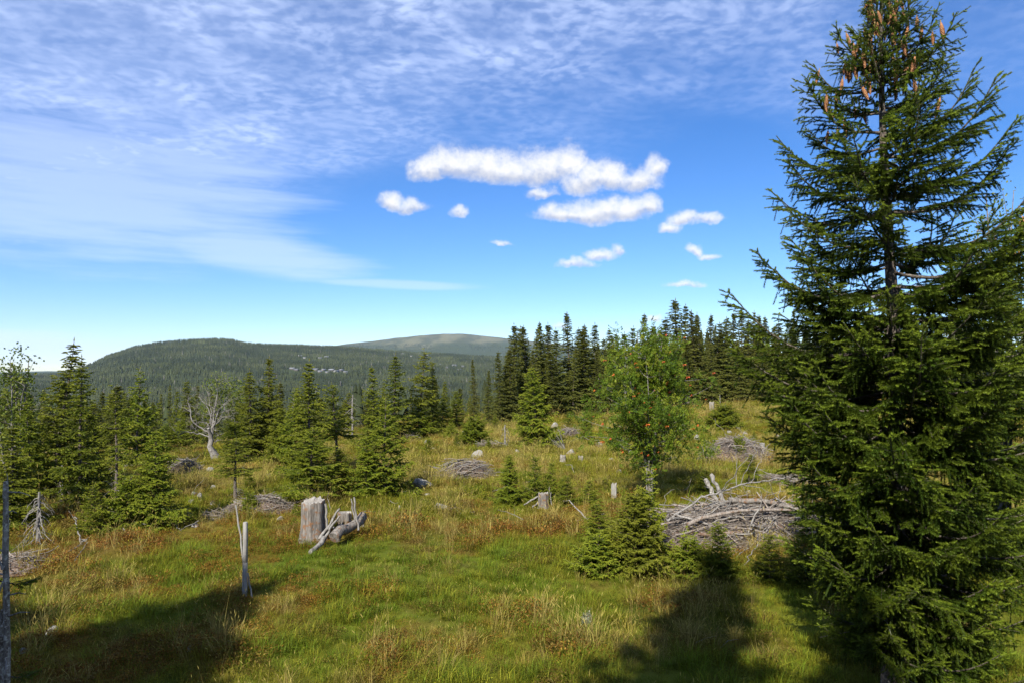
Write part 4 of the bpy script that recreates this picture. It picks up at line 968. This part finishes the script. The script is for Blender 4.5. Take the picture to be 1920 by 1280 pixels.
def dead_spruce(px, top, base, half, label, seed, droop=0.9, n=46, name='dead_spruce', mat='dead'):
    X, Y = ground_at(px, base); r = np.random.default_rng(seed); H = (base - top) / 1280 * Y; W = half / 1280 * Y
    e = tag(empty(name, (X, Y, land1(X, Y))), label, 'dead tree'); g = G(); t = np.linspace(0, 1, 7)
    tube(g, np.stack([r.normal(0, 0.012, 7), r.normal(0, 0.012, 7), H * t - 0.03], 1), np.linspace(0.045, 0.022, 7) * (0.6 + 0.35 * H), 7, 0, 0.5, True, 0.15); obj('trunk', g.mesh('trunk', [M[mat]], True), e)
    for k in range(n):
        g = G(); f = 0.08 + 0.86 * k / n; a = r.random() * 6.28; L = W * (1.15 - 0.75 * f) * (0.6 + 0.6 * r.random()); d = np.array([math.cos(a), math.sin(a), 0]); z = f * H
        q = np.linspace(0, 1, 5)[:, None]; P = np.array([0, 0, z]) + d * L * q ** 0.8 + np.array([0, 0, -1.0]) * np.minimum(L * droop * q ** 1.4, z * 0.9) + r.normal(0, 0.012, (5, 3)) * (q > 0)
        tube(g, P, np.linspace(0.009, 0.003, 5), 4, 0, 0.4 + 0.4 * r.random())
        for i in (2, 3):
            b = P[i] + (d * 0.4 + r.normal(0, 0.5, 3)) * L * 0.3; sticks(g, P[i][None], b[None], 0.004, 0.0015, 0, 0.6)
        obj('dry_branch', g.mesh('dry_branch', [M[mat]]), e)
    return e
dead_spruce(80, 917, 1016, 38, 'bare grey spruce skeleton with a sawn top and drooping branches, lower left', 71, 1.0)
dead_spruce(662, 738, 815, 24, 'withered grey spruce with hanging dry branches left of centre', 72, 0.8, 40)
dead_spruce(947, 794, 838, 14, 'little dead grey spruce beside the wide low bush at the centre', 73, 0.9, 22)
dead_spruce(1086, 738, 772, 22, 'dry grey lower branches of a dead spruce under the far row', 74, 0.9, 30)
dead_spruce(1172, 645, 772, 10, 'tall bare dead stem in front of the far row, left of the rowan', 75, 0.5, 26)
dead_spruce(1349, 738, 762, 6, 'broken pale snag at the foot of the far row', 76, 0.7, 8)
dead_spruce(122, 868, 945, 16, 'dry bare foot of a dead spruce among the left spruces', 77, 1.0, 26)

def stick_thing(pts, r0, r1, label, mat='dead', name='dry_stick', cat='stick', forks=0, seed=0, group=None):
    r = np.random.default_rng(seed + 900); P = np.array(pts, float); o = P[0].copy(); g = G()
    if forks: limb(g, P - o, r0, r1, r, 1, forks, 0.6)
    else:
        t = np.linspace(0, 1, len(P)); q = np.linspace(0, 1, 7); W = np.stack([np.interp(q, t, P[:, k]) for k in range(3)], 1) - o; W[1:-1] += r.normal(0, r0 * 0.40, (5, 3)); tube(g, W, np.linspace(r0, r1, 7) * (0.88 + 0.24 * r.random(7)), 10, 0, 0.55, True, 0.26)
    return tag(obj(name, g.mesh(name, [M[mat]], True), None, o), label, cat, group)
def spot(px, py, lift=0.0):
    x, y = ground_at(px, py); return np.array([x, y, land1(x, y) + lift])
def over(px, py, Y):            # a point at a known distance
    return np.array([(px - 960) / 1280 * Y, Y, zpx(py, Y)])
def stump(px, top, base, wpx, label, seed, mat='stump', slope=0.0, flare=1.16):
    X, Y = ground_at(px, base); k = Y / 1280; H = (base - top) * k; rad = wpx * 0.5 * k; r = np.random.default_rng(seed); n = 46; g = G(); a = np.arange(n) * 6.283 / n
    lob = 1 + 0.06 * np.sin(3 * a + r.random() * 6) + 0.04 * np.sin(7 * a + r.random() * 6) + r.normal(0, 0.028, n); hs = [-0.25, 0.0, 0.12, 0.3, 0.55, 0.8, 0.97, 1.0]; V = []
    for h in hs:
        f = 1 + (flare - 1) * max(0, 1 - h * 3.5) ** 2 * (1 + 0.5 * np.sin(4 * a + 1)); rr = rad * lob * f * (1 - 0.06 * h + (-0.03 if h == 1.0 else 0)) * (1 + r.normal(0, 0.012, n))
        z = H * h + (slope * rad * np.cos(a - 0.6) + r.normal(0, 0.02, n)) * (h > 0.9); V.append(np.stack([rr * np.cos(a), rr * np.sin(a), z * np.ones(n)], 1))
    V = np.array(V); m = len(hs); i = np.arange(m - 1)[:, None] * n; j = np.arange(n)[None, :]; g.add(V.reshape(-1, 3), np.stack([i + j, i + (j + 1) % n, i + n + (j + 1) % n, i + n + j], -1).reshape(-1, 4), 0, 0.5)
    e = tag(empty('tree_stump', (X, Y, land1(X, Y)), r.random() * 0.5), label, 'stump'); obj('stump_side', g.mesh('stump_side', [M[mat]], True), e)
    c = G(); T = V[-1]; mid = T.mean(0) - np.array([0, 0, 0.01]); ring = T * 0.5 + mid * 0.5 + np.stack([0 * a, 0 * a, r.normal(0, 0.012, n)], 1)
    W = np.concatenate([T, ring, mid[None]]); jj = np.arange(n); c.add(W, np.stack([jj, (jj + 1) % n, n + (jj + 1) % n, n + jj], 1), 0, 0.6); c.f.append((np.stack([n + jj, n + (jj + 1) % n, np.full(n, 2 * n)], 1), 0)); obj('cut_face', c.mesh('cut_face', [M['cut']]), e)
    return Y
SY = stump(590, 936, 1009, 44, 'large weathered tree stump with rusty stain beside leaning sticks', 81, slope=0.10)
stump(650, 957, 985, 26, 'low grey stump behind the lying log and leaning sticks', 82)
stump(1018, 922, 947, 20, 'small grey stump with dry sticks leaning on it at the centre', 83)
stump(1150, 905, 930, 10, 'thin upright stump left of the rowan foot', 84, 'post', 0, 1.1)
stump(1055, 852, 863, 11, 'pale little stump left of a pair on the ochre grass', 85, 'cut')
stump(1088, 854, 864, 9, 'pale little stump right of a pair on the ochre grass', 86, 'cut')
stump(1333, 753, 769, 9, 'tall pale stump near the far row right of the rowan', 87, 'cut')
stump(1427, 829, 850, 9, 'grey stump at the right end of the rounded brush pile', 88, 'post')
for i, (pts, r0, r1, lb) in enumerate([
    ([over(617, 988, SY - .1), over(613, 941, SY - .05)], .024, .02, 'upright pale stick close to the right side of the large stump'),
    ([over(603, 1006, SY - .4), over(622, 978, SY - .3), over(640, 950, SY - .2)], .032, .022, 'longest stick leaning out right from the large stump'),
    ([over(611, 1008, SY - .45), over(624, 985, SY - .4), over(640, 963, SY - .35)], .028, .02, 'second stick leaning right beside the large stump'),
    ([over(586, 1030, SY - 1.0), over(600, 1017, SY - .7), over(612, 1005, SY - .45)], .045, .05, 'thick grey root end lying before the large stump'),
    ([over(631, 1011, SY - .35), over(629, 984, SY - .3)], .02, .016, 'short upright stick right of the two leaning sticks'),
    ([over(671, 984, SY + .1), over(661, 932, SY + .1)], .02, .014, 'left one of two upright sticks at the end of the lying log'),
    ([over(675, 990, SY + .0), over(666, 929, SY + .05)], .024, .018, 'right one of two upright sticks at the end of the lying log')]): stick_thing(pts, r0, r1, lb, 'dead', seed=i, group='sticks around the large stump')
stick_thing([over(630, 1004, SY - .5), over(655, 985, SY - .1), over(684, 962, SY + .5)], .12, .10, 'grey cracked log lying right of the large stump', 'stump', 'lying_log', 'log', 0, 20)
# fence post with its two sticks
PX, PY = ground_at(465, 1112)
def fence_post():
    e = tag(empty('fence_post', (PX, PY, land1(PX, PY))), 'weathered grey fence post alone in the grass, lower left', 'fence post'); H = 137 / 1280 * PY; g = G(); z = np.array([-0.3, 0, .25, .455, .46, .468, .473, .8, .985, 1.0]) * H
    tube(g, np.stack([0.006 * np.sin(z * 3), 0 * z, z], 1), np.array([.041, .041, .040, .039, .033, .033, .0385, .037, .036, .033]), 14, 0, 0.6, True, 0.03); obj('post_shaft', g.mesh('post_shaft', [M['post']], True), e)
    g = G(); zw = 0.464 * H; a = np.linspace(0, 6.283, 15); tube(g, np.stack([0.0365 * np.cos(a), 0.0365 * np.sin(a), zw + 0.002 * np.sin(a)], 1), 0.0022, 5, 0, 0.2); obj('wire', g.mesh('wire', [M['snag']]), e)
fence_post()
stick_thing([over(463, 1050, PY + .08), over(456, 1000, PY + .10), over(447, 944, PY + .14)], .017, .011, 'slim pale stick leaning against the left of the fence post', 'post', seed=31)
stick_thing([over(480, 1116, PY - .02), over(475, 1090, PY + .05), over(471, 1068, PY + .08)], .014, .010, 'short stick propped at the right foot of the fence post', 'post', seed=32)
# other single sticks
for i, (pts, r0, r1, lb, fk) in enumerate([
    ([spot(344, 990, .03), spot(316, 978, .16), spot(287, 971, .30)], .014, .007, 'dry branch on the grass in front of the bushy young spruce', 2),
    ([over(1010, 927, 17.9), over(996, 935, 17.8), over(982, 943, 17.7)], .022, .016, 'stick leaning from the small stump down to the left', 0),
    ([over(998, 948, 17.5), over(1010, 938, 17.7)], .02, .016, 'short stick before the small stump', 0),
    ([over(1034, 944, 17.7), over(1031, 925, 17.8), over(1029, 908, 17.9)], .013, .006, 'thin upright stick right of the small stump', 1),
    ([spot(1100, 974, .05), over(1085, 955, 16.4), over(1067, 934, 16.6)], .02, .012, 'bare forked stick slanting up left of the near thicket', 1),
    ([spot(1080, 974, .02), spot(1104, 972, .06)], .014, .008, 'short dry stick at the foot of the forked one', 1),
    ([spot(1298, 1201, .04), spot(1318, 1196, .07), spot(1338, 1190, .05)], .007, .003, 'curved pale twig on the shaded grass, left of two', 0),
    ([spot(1344, 1210, .04), spot(1358, 1203, .08), spot(1378, 1196, .05)], .007, .003, 'curved pale twig on the shaded grass, right of two', 0),
    ([spot(1376, 1046, .06), spot(1420, 1022, .22), spot(1490, 990, .30)], .013, .006, 'long pale branch on the grass before the large brush pile', 3),
    ([spot(1384, 1062, .05), spot(1440, 1018, .35), spot(1482, 982, .55)], .011, .005, 'thin pale branch rising right of the loose yellow-green sapling', 2),
    ([spot(118, 1040, .03), spot(150, 1032, .10), spot(172, 1022, .12)], .010, .006, 'thin dry stick on the grass right of the spruce skeleton', 1),
    ([spot(150, 1048, .03), spot(172, 1026, .15)], .009, .005, 'short crossing stick on the grass right of the spruce skeleton', 0),
    ([spot(160, 1016, .02), spot(148, 990, .30)], .016, .010, 'upright broken stick in front of the low spruce bush', 2),
    ([spot(236, 877, .08), spot(276, 874, .12)], .07, .06, 'pale log lying behind the bushy young spruce', 0),
    ([spot(20, 952, .10), spot(62, 956, .10)], .06, .05, 'pale log lying left of the spruce skeleton', 0),
    ([spot(20, 960, .06), spot(58, 965, .05)], .04, .03, 'thinner pale log below the other at the left edge', 0)]): stick_thing(pts, r0, r1, lb, 'dead', forks=fk, seed=40 + i, group='dry sticks on the grass')
# fan of grey branches before the grey heap
def fan(px, base, label, seed, n=15, L=1.0):
    X, Y = ground_at(px, base); r = np.random.default_rng(seed); e = tag(empty('branch_fan', (X, Y, land1(X, Y))), label, 'branches')
    for k in range(n):
        g = G(); a = R(200 - 95 * k / n + r.normal(0, 6)); l = L * (0.6 + 0.5 * r.random()); d = np.array([math.cos(a) * 0.8, r.normal(0, 0.25), 0.25 + 0.6 * abs(math.sin(a))]); q = np.linspace(0, 1, 5)[:, None]
        tube(g, d * l * q + np.array([0, 0, 0.12 * l]) * q ** 2 + r.normal(0, 0.01, (5, 3)), np.linspace(.012, .004, 5), 4, 0, 0.6); obj('branch', g.mesh('branch', [M['dead']]), e)
fan(1060, 842, 'fan of pale bare branches below the bright green broad spruce', 91)

# ------------------------------------------------------------------ brush piles
def pile(px, base, wx, wy, h, label, seed, nfine, nbig, along=0.0, align=0.35, litter=True, Lk=1.0, wander=0.6, rbig=0.016):
    X, Y = ground_at(px, base); Y += wy * 0.75; X = (px - 960) / 1280 * Y; z0 = land1(X, Y); r = np.random.default_rng(seed)
    e = tag(empty('brush_pile', (X, Y, z0)), label, 'brush pile')
    def dome(x, y): return h * np.maximum(1 - (x / wx) ** 2 - (y / wy) ** 2, 0) ** 0.8 * (0.45 + 1.1 * fbm(x * 1.9 + seed, y * 1.9, seed, 3))
    def rods(n, lo, hi):
        q = np.sqrt(r.random(n)); a = r.random(n) * 6.283; x = q * np.cos(a) * wx; y = q * np.sin(a) * wy
        th = along + np.where(r.random(n) < wander, r.normal(0, align, n), r.random(n) * 3.1416); L = (lo + (hi - lo) * r.random(n) ** 1.5) * Lk
        return x, y, th, L
    if litter:                                          # the packed bottom of the heap
        g = G(); k = 14; n = 34; a = np.arange(n) * 6.283 / n; V = []
        for i in range(k):
            t = i / (k - 1); rr = 1.02 * math.cos(t * 1.5708) ** 0.8; x = rr * wx * np.cos(a) * (1 + 0.08 * np.sin(5 * a)); y = rr * wy * np.sin(a); V.append(np.stack([x, y, dome(x * 0.97, y * 0.97) * 0.80 + r.normal(0, 0.02, n) - 0.04], 1))
        V = np.array(V); i = np.arange(k - 1)[:, None] * n; j = np.arange(n)[None, :]; g.add(V.reshape(-1, 3), np.stack([i + j, i + (j + 1) % n, i + n + (j + 1) % n, i + n + j], -1).reshape(-1, 4), 0, 0.4); obj('litter_bed', g.mesh('litter_bed', [M['litter']], True), e)
    g = G(); x, y, th, L = rods(nfine, 0.2, 0.75); z = dome(x, y) * (0.72 + 0.34 * r.random(nfine)) + 0.01; d = np.stack([np.cos(th), np.sin(th), r.normal(0, 0.22, nfine)], 1); c = np.stack([x, y, z], 1)
    bend = r.normal(0, 0.07, (nfine, 3)) * L[:, None]; rad = 0.003 + 0.006 * r.random(nfine) ** 2; t = np.clip(r.normal(0.5, 0.22, nfine), 0, 1)
    sticks(g, c - d * (L / 2)[:, None], c + bend, rad, rad, 0, t); sticks(g, c + bend, c + d * (L / 2)[:, None], rad, rad * 0.6, 0, t)
    tag(obj('brushwood', g.mesh('brushwood', [M['brush']]), e), kind='stuff')
    x, y, th, L = rods(nbig, 0.7, 1.7)
    for k in range(nbig):
        g = G(); q = np.linspace(-0.5, 0.5, 8); bow = r.normal(0, 0.14) * L[k]; dz = r.normal(0, 0.20); dx, dy = math.cos(th[k]), math.sin(th[k]); xs = x[k] * 0.8 + dx * L[k] * q - dy * bow * (q * 4) ** 2 * 0.25; ys = y[k] * 0.8 + dy * L[k] * q + dx * bow * (q * 4) ** 2 * 0.25
        zs = np.maximum(dome(x[k] * .8, y[k] * .8) * 0.55 + dome(xs, ys) * 0.45, 0.02) + 0.03 + dz * L[k] * q + 0.10 * (q * 2) ** 2 * r.random() + r.normal(0, 0.008, 8); zs = np.maximum(zs, 0.0); rr = rbig * (0.35 + 0.9 * r.random() ** 1.5)
        W = np.stack([xs, ys, zs], 1); o = W[0].copy(); tube(g, W - o, np.linspace(rr, rr * 0.45, 8), 6, 0, 0.35 + 0.5 * r.random(), True, 0.15)
        if r.random() < 0.5:
            for i in (3, 5): b = W[i] - o; sticks(g, b[None], (b + np.array([dx, dy, 0.3]) * 0.18 + r.normal(0, 0.12, 3))[None], rr * 0.4, 0.002, 0, 0.6)
        b = obj('branch', g.mesh('branch', [M['brush'] if r.random() < 0.6 else M['dead']], True), e); b.location = o
    return e, X, Y, z0
bigp, QX, QY, QZ = pile(1385, 1024, 2.3, 1.6, 0.46, 'large sprawling heap of grey branches and logs beside the near thicket', 201, 3000, 150, 0.05, 0.5, True, 1.2, 0.55, 0.024)
pile(1378, 866, 1.4, 1.0, 0.72, 'rounded pile of brown-grey sticks right of the rowan', 202, 1500, 60, 0.1, 0.5, True, 0.85)
pile(874, 899, 0.85, 0.6, 0.50, 'pile of straight grey poles and twigs left of centre', 203, 500, 34, 0.35, 0.16, True, 0.9, 0.9, 0.02)
pile(350, 889, 0.55, 0.5, 0.50, 'tangled pale brush heap left of the old dead tree', 204, 700, 26, 0.6, 0.9, True, 0.6)
pile(1066, 818, 0.62, 0.5, 0.38, 'low grey brush heap topped by a pale block, below the far row', 205, 400, 24, 0.0, 0.5, True, 0.7)
pile(1470, 908, 0.85, 0.5, 0.22, 'flat grey brush heap left of the big spruce', 206, 500, 22, 0.0, 0.3, True, 0.8)
pile(492, 960, 0.95, 0.5, 0.28, 'low heap of twigs on rusty needle litter left of the large stump', 207, 600, 28, 0.1, 0.6, True, 0.7)
pile(925, 838, 0.7, 0.4, 0.16, 'thin scatter of grey twigs beside the wide low bush', 208, 160, 14, 0, 0.6, False, 0.7)
pile(765, 822, 0.6, 0.4, 0.18, 'small grey twig heap under the light green young spruce', 209, 160, 12, 0, 0.6, False, 0.7)
pile(395, 972, 0.8, 0.3, 0.10, 'thin line of grey twigs in the rusty grass left of the fence post', 210, 130, 12, 0.3, 0.4, False, 0.6)
pile(25, 1075, 0.8, 0.6, 0.20, 'flat heap of dry twigs behind the lichened snag', 211, 260, 16, 0.2, 0.6, True, 0.7)
# long branches and logs of the large heap (its parts)
def on_pile(pts, r0, r1, name, mat, forks=0, seed=0):
    r = np.random.default_rng(seed); P = np.array(pts, float); g = G()
    if forks: limb(g, P, r0, r1, r, 1, forks, 0.5)
    else: t = np.linspace(0, 1, len(P)); q = np.linspace(0, 1, 9); tube(g, np.stack([np.interp(q, t, P[:, k]) for k in range(3)], 1) + r.normal(0, 0.016, (9, 3)), np.linspace(r0, r1, 9) * (0.85 + 0.3 * r.random(9)), 9, 0, 0.55, True, 0.3)
    obj(name, g.mesh(name, [M[mat]], True), bigp)
on_pile([(-1.7, -.5, .35), (-.9, -.2, .78), (.1, .2, 1.0), (1.2, .5, 1.12), (1.9, .6, .98)], .026, .007, 'long_branch', 'dead', 7, 1)
on_pile([(-1.4, -.9, .38), (-.4, -.75, .62), (.8, -.6, .62), (2.0, -.3, .45)], .042, .022, 'log', 'brush', 0, 2)
on_pile([(-.3, .0, .70), (.5, -.2, .72), (1.3, -.5, .50)], .060, .042, 'log', 'stump', 0, 3)
on_pile([(-1.2, -1.1, .22), (-.4, -1.2, .30)], .04, .04, 'log', 'litter', 0, 4)
on_pile([(-1.5, -1.05, .10), (-.5, -1.3, .14)], .035, .03, 'log', 'dead', 0, 5)
on_pile([(-.15, 1.1, .35), (-.40, 1.2, .95)], .055, .05, 'log', 'snag', 0, 6)
on_pile([(.05, 1.3, .40), (-.2, 1.5, 1.05)], .05, .05, 'log', 'dead', 0, 7)
for k in range(22):
    r = np.random.default_rng(700 + k); x = -1.7 + 3.4 * r.random(); y = -0.6 + 1.6 * r.random(); l = 0.5 + 0.6 * r.random(); a = r.normal(1.57, 0.7); s_ = r.choice([-1, 1]); q = np.linspace(0, 1, 5)
    on_pile(np.stack([x + math.cos(a) * l * q + s_ * 0.35 * l * q ** 2, y + 0.2 * l * q * r.normal(), 0.45 + l * 0.95 * math.sin(a) * q - 0.35 * l * q ** 2], 1), .007, .003, 'arching_twig', 'dead', 0, 800 + k)
on_pile([(-.35, -1.25, .10), (-.2, -1.2, .45), (.05, -1.1, .80)], .02, .014, 'upright_branch', 'dead', 1, 9)

# ------------------------------------------------------------------ stones
def rock(px, base, wpx, hpx, label, seed):
    X, Y = ground_at(px, base); k = Y / 1280; a, b, c = wpx * k * 0.5, wpx * k * 0.4, hpx * k; r = np.random.default_rng(seed)
    n, m = 18, 9; g = G(); V = []
    for i in range(m):
        ph = math.pi * (i / (m - 1)) ; th = np.arange(n) * 6.283 / n; V.append(np.stack([np.sin(ph) * np.cos(th), np.sin(ph) * np.sin(th), np.cos(ph) * np.ones(n)], 1))
    V = np.array(V).reshape(-1, 3)
    for q in range(18):                                  # flat faces as on broken granite
        d = unit(r.normal(0, 1, 3)); h = 0.48 + 0.34 * r.random(); s = V @ d; V = V - np.maximum(s - h, 0)[:, None] * d
    V = V * np.array([a, b, c]) * 1.3 + r.normal(0, 0.008, V.shape) * a
    i = np.arange(m - 1)[:, None] * n; j = np.arange(n)[None, :]; g.add(V, np.stack([i + n + j, i + n + (j + 1) % n, i + (j + 1) % n, i + j], -1).reshape(-1, 4), 0, 0.5)
    o = obj('boulder', g.mesh('boulder', [M['stone']]), None, (X, Y, land1(X, Y) - c * 0.08)); o.rotation_euler = (0, 0, r.random() * 6.28); return tag(o, label, 'rock')
for i, t in enumerate([(893, 855, 28, 14, 'pale angular rock above the pile of straight poles'), (1070, 849, 24, 12, 'pale rock just above the pair of little stumps'), (797, 908, 36, 17, 'grey pointed rock right of the long-leadered young spruce'),
    (828, 950, 38, 10, 'low flat rock in the grass right of the lying log'), (48, 986, 34, 15, 'pale rock behind the spruce skeleton'), (1305, 823, 15, 9, 'small pale stone right of the rowan crown'), (1164, 826, 16, 6, 'flat stone left of the rowan crown'),
    (1124, 832, 14, 6, 'small stone under the little rowan bush'), (364, 940, 16, 6, 'small stone low on the grass left of the airy young spruce'), (378, 928, 9, 7, 'small upright stone left of the airy young spruce'), (510, 890, 15, 6, 'small pale stone below the tall pointed spruce'),
    (108, 1178, 36, 15, 'rounded grey stone in the shade, lower left'), (368, 1210, 15, 8, 'small pale stone at the edge of the shade, lower left'), (60, 1212, 22, 8, 'dull stone half sunk in the shaded grass'), (8, 1275, 46, 40, 'large pale rock in the bottom left corner'),
    (1460, 818, 14, 7, 'small stone above the flat grey brush heap'), (925, 832, 10, 6, 'tiny stone near the little dead spruce'), (1040, 800, 18, 10, 'pale stone beside the low grey brush heap'), (800, 830, 12, 6, 'small stone near the light green young spruce'), (166, 1010, 12, 6, 'small stone under the sapling with upright leader'),
    (1395, 812, 10, 5, 'small pale stone behind the rounded brush pile'), (1280, 800, 14, 6, 'pale stone behind the rowan crown')]): rock(*t, 300 + i)

rs = random.Random(77)
for i in range(46):
    px = rs.uniform(230, 1420); py = rs.uniform(795, 965) if px > 760 else rs.uniform(870, 985)
    rock(px, py, rs.uniform(6, 15), rs.uniform(4, 8), 'small grey stone in the grass ' + beside(px, py), 360 + i)['group'] = 'small loose stones'
for i in range(60):
    px = rs.uniform(60, 1460); py = rs.uniform(800, 975) if px > 760 else rs.uniform(865, 1010); p0 = spot(px, py, 0.03); a = rs.uniform(0, 6.28); l = rs.uniform(0.25, 0.8)
    stick_thing([p0, p0 + np.array([math.cos(a) * l * .5, math.sin(a) * l * .5, rs.uniform(.02, .22)]), p0 + np.array([math.cos(a + .3) * l, math.sin(a + .3) * l, rs.uniform(.02, .35)])], .011, .005, 'short grey stick in the grass ' + beside(px, py), forks=1, seed=2000 + i, group='short sticks left in the grass')
for i in range(26):
    px = rs.uniform(350, 1420); py = rs.uniform(805, 960) if px > 780 else rs.uniform(890, 985); hh = rs.uniform(14, 44)
    tree_px(rs.choice(['sap0', 'sap1', 'sap2', 'bush0', 'bush1']), px, py - hh, py, hh * rs.uniform(0.25, 0.5), 'knee-high spruce seedling in the grass ' + beside(px, py), 'spruce seedlings', name='spruce_seedling')

# ------------------------------------------------------------------ lichened snag at the left edge
def snag():
    Y = 6.9; e = tag(empty('dead_snag', (over(24, 1300, Y)[0], Y, land1(over(24, 1300, Y)[0], Y) - 0.05)), 'thin dark lichened dead trunk at the left edge, close by', 'dead tree'); o = np.array(e.location)
    def p(l, dy=0): return [over(a, b, Y + dy) - o for a, b in l]
    def part(nm, P, r0, r1, n=9, mat='snag'): g = G(); P = np.array(P); t = np.linspace(0, 1, len(P)); q = np.linspace(0, 1, 14); tube(g, np.stack([np.interp(q, t, P[:, k]) for k in range(3)], 1), np.linspace(r0, r1, 14), n, 0, 0.5, True, 0.4); obj(nm, g.mesh(nm, [M[mat]], True), e)
    part('trunk', [np.array([p([(33, 1300)])[0][0], 0, 0.0])] + p([(31, 1270), (27, 1160), (22, 1050), (19, 960), (18, 900)]), .036, .022)
    part('split_stem', [np.array([p([(18, 1300)])[0][0], 0.05, 0.0])] + p([(17, 1270), (18, 1180), (20, 1135)], .06), .034, .024)
    part('side_stem', [np.array([p([(24, 1300)])[0][0], -0.06, 0.0])] + p([(22, 1270), (12, 1230), (2, 1190), (-8, 1150)], -.06), .022, .016)
    part('pale_stick', p([(-4, 1150), (6, 1115), (18, 1085)], -.05), .014, .012, 7, 'post'); part('pale_stick', p([(17, 1062), (11, 1047)], -.03), .014, .008, 7, 'post')
    part('dry_twig', p([(20, 905), (21, 893), (19, 884)]), .006, .003, 5, 'dead'); part('dry_twig', p([(20, 905), (25, 896)]), .004, .002, 5, 'dead')
    rt = np.random.default_rng(5)
    for k in range(9):
        y0 = 920 + 38 * k; q0 = p([(19 + (y0 - 900) * 0.03, y0)])[0]; v = np.array([rt.choice([-1, 1]) * rt.uniform(.08, .30), rt.normal(0, .10), rt.uniform(-.10, .14)]); part('dry_twig', [q0, q0 + v * 0.6 + np.array([0, 0, .02]), q0 + v], .010, .003, 5, 'dead')
    for k, (a, b, az_, L) in enumerate([(22, 1084, 0.2, .30), (20, 1082, 2.9, .22), (4, 1215, 2.6, .35), (30, 1255, 0.3, .28)]):
        q = obj('green_bough', BOUGH['top'][k % 3][0], e); q.location = Vector(p([(a, b)])[0]); s = L / 0.7; q.scale = (s, s, s); q.rotation_euler = (0, 0.1, az_)
snag()

# ------------------------------------------------------------------ small plants
def little_shrub(px, base, rad, h, n, leaf, mat, label, seed, name='small_shrub'):
    X, Y = ground_at(px, base); r = np.random.default_rng(seed); e = tag(empty(name, (X, Y, land1(X, Y))), label, 'shrub'); g = G(); f = G()
    tips = np.stack([r.normal(0, rad * 0.5, 14), r.normal(0, rad * 0.5, 14), h * (0.6 + 0.4 * r.random(14))], 1); sticks(g, tips * np.array([0.1, 0.1, 0]), tips, .003, .0015, 0, 0.5); obj('stem', g.mesh('stem', [M['twig']]), e)
    o = np.concatenate([t * (0.3 + 0.7 * r.random((n // 14, 1))) for t in tips]) + r.normal(0, rad * 0.13, (n // 14 * 14, 3)); d = unit(r.normal(0, 0.7, o.shape) + np.array([0, 0, 0.7])); blades(f, o, o + d * leaf, leaf * 0.25, 0, r.random(len(o)), False, r); obj('foliage', f.mesh('foliage', [M[mat]]), e)
little_shrub(1098, 1172, 0.12, 0.26, 420, 0.032, 'willow', 'small silvery grey willow in the foreground grass', 1, 'grey_willow')
for i, (px, b, rd, h, lb) in enumerate([(1140, 912, .35, .35, 'yellow-green bilberry shrub behind the thin upright stump'), (1080, 915, .3, .3, 'yellowish shrub between the saplings at the centre'), (880, 925, .35, .3, 'yellow-green shrub below the pile of straight poles'), (905, 935, .3, .25, 'small yellowish shrub left of the dark little spruce'),
     (30, 965, .35, .4, 'yellow-green leafy shrub at the left edge by the pale logs'), (1210, 905, .3, .3, 'yellowish shrub at the foot of the rowan'), (1300, 905, .35, .3, 'yellow-green shrub behind the large heap')]): little_shrub(px, b, rd, h, 340, .045, 'shrub', lb, 20 + i, 'bilberry_shrub')

# ------------------------------------------------------------------ air
def haze():
    g = G(); s, z0, z1 = 9400.0, -170.0, 372.0
    V = [(-s, -s, z0), (s, -s, z0), (s, s, z0), (-s, s, z0), (-s, -s, z1), (s, -s, z1), (s, s, z1), (-s, s, z1)]
    g.add(V, [[3, 2, 1, 0], [4, 5, 6, 7], [0, 1, 5, 4], [1, 2, 6, 5], [2, 3, 7, 6], [3, 0, 4, 7]])
    m, n = material('clear_mountain_air'); v = n.n('ShaderNodeVolumePrincipled', ins={'Color': (0.60, 0.78, 1.0, 1), 'Density': 0.000026, 'Anisotropy': 0.0}); o = n.n('ShaderNodeOutputMaterial'); n.put(o.inputs['Volume'], v.outputs[0])
    tag(obj('haze', g.mesh('haze', [m])), kind='stuff')
haze()
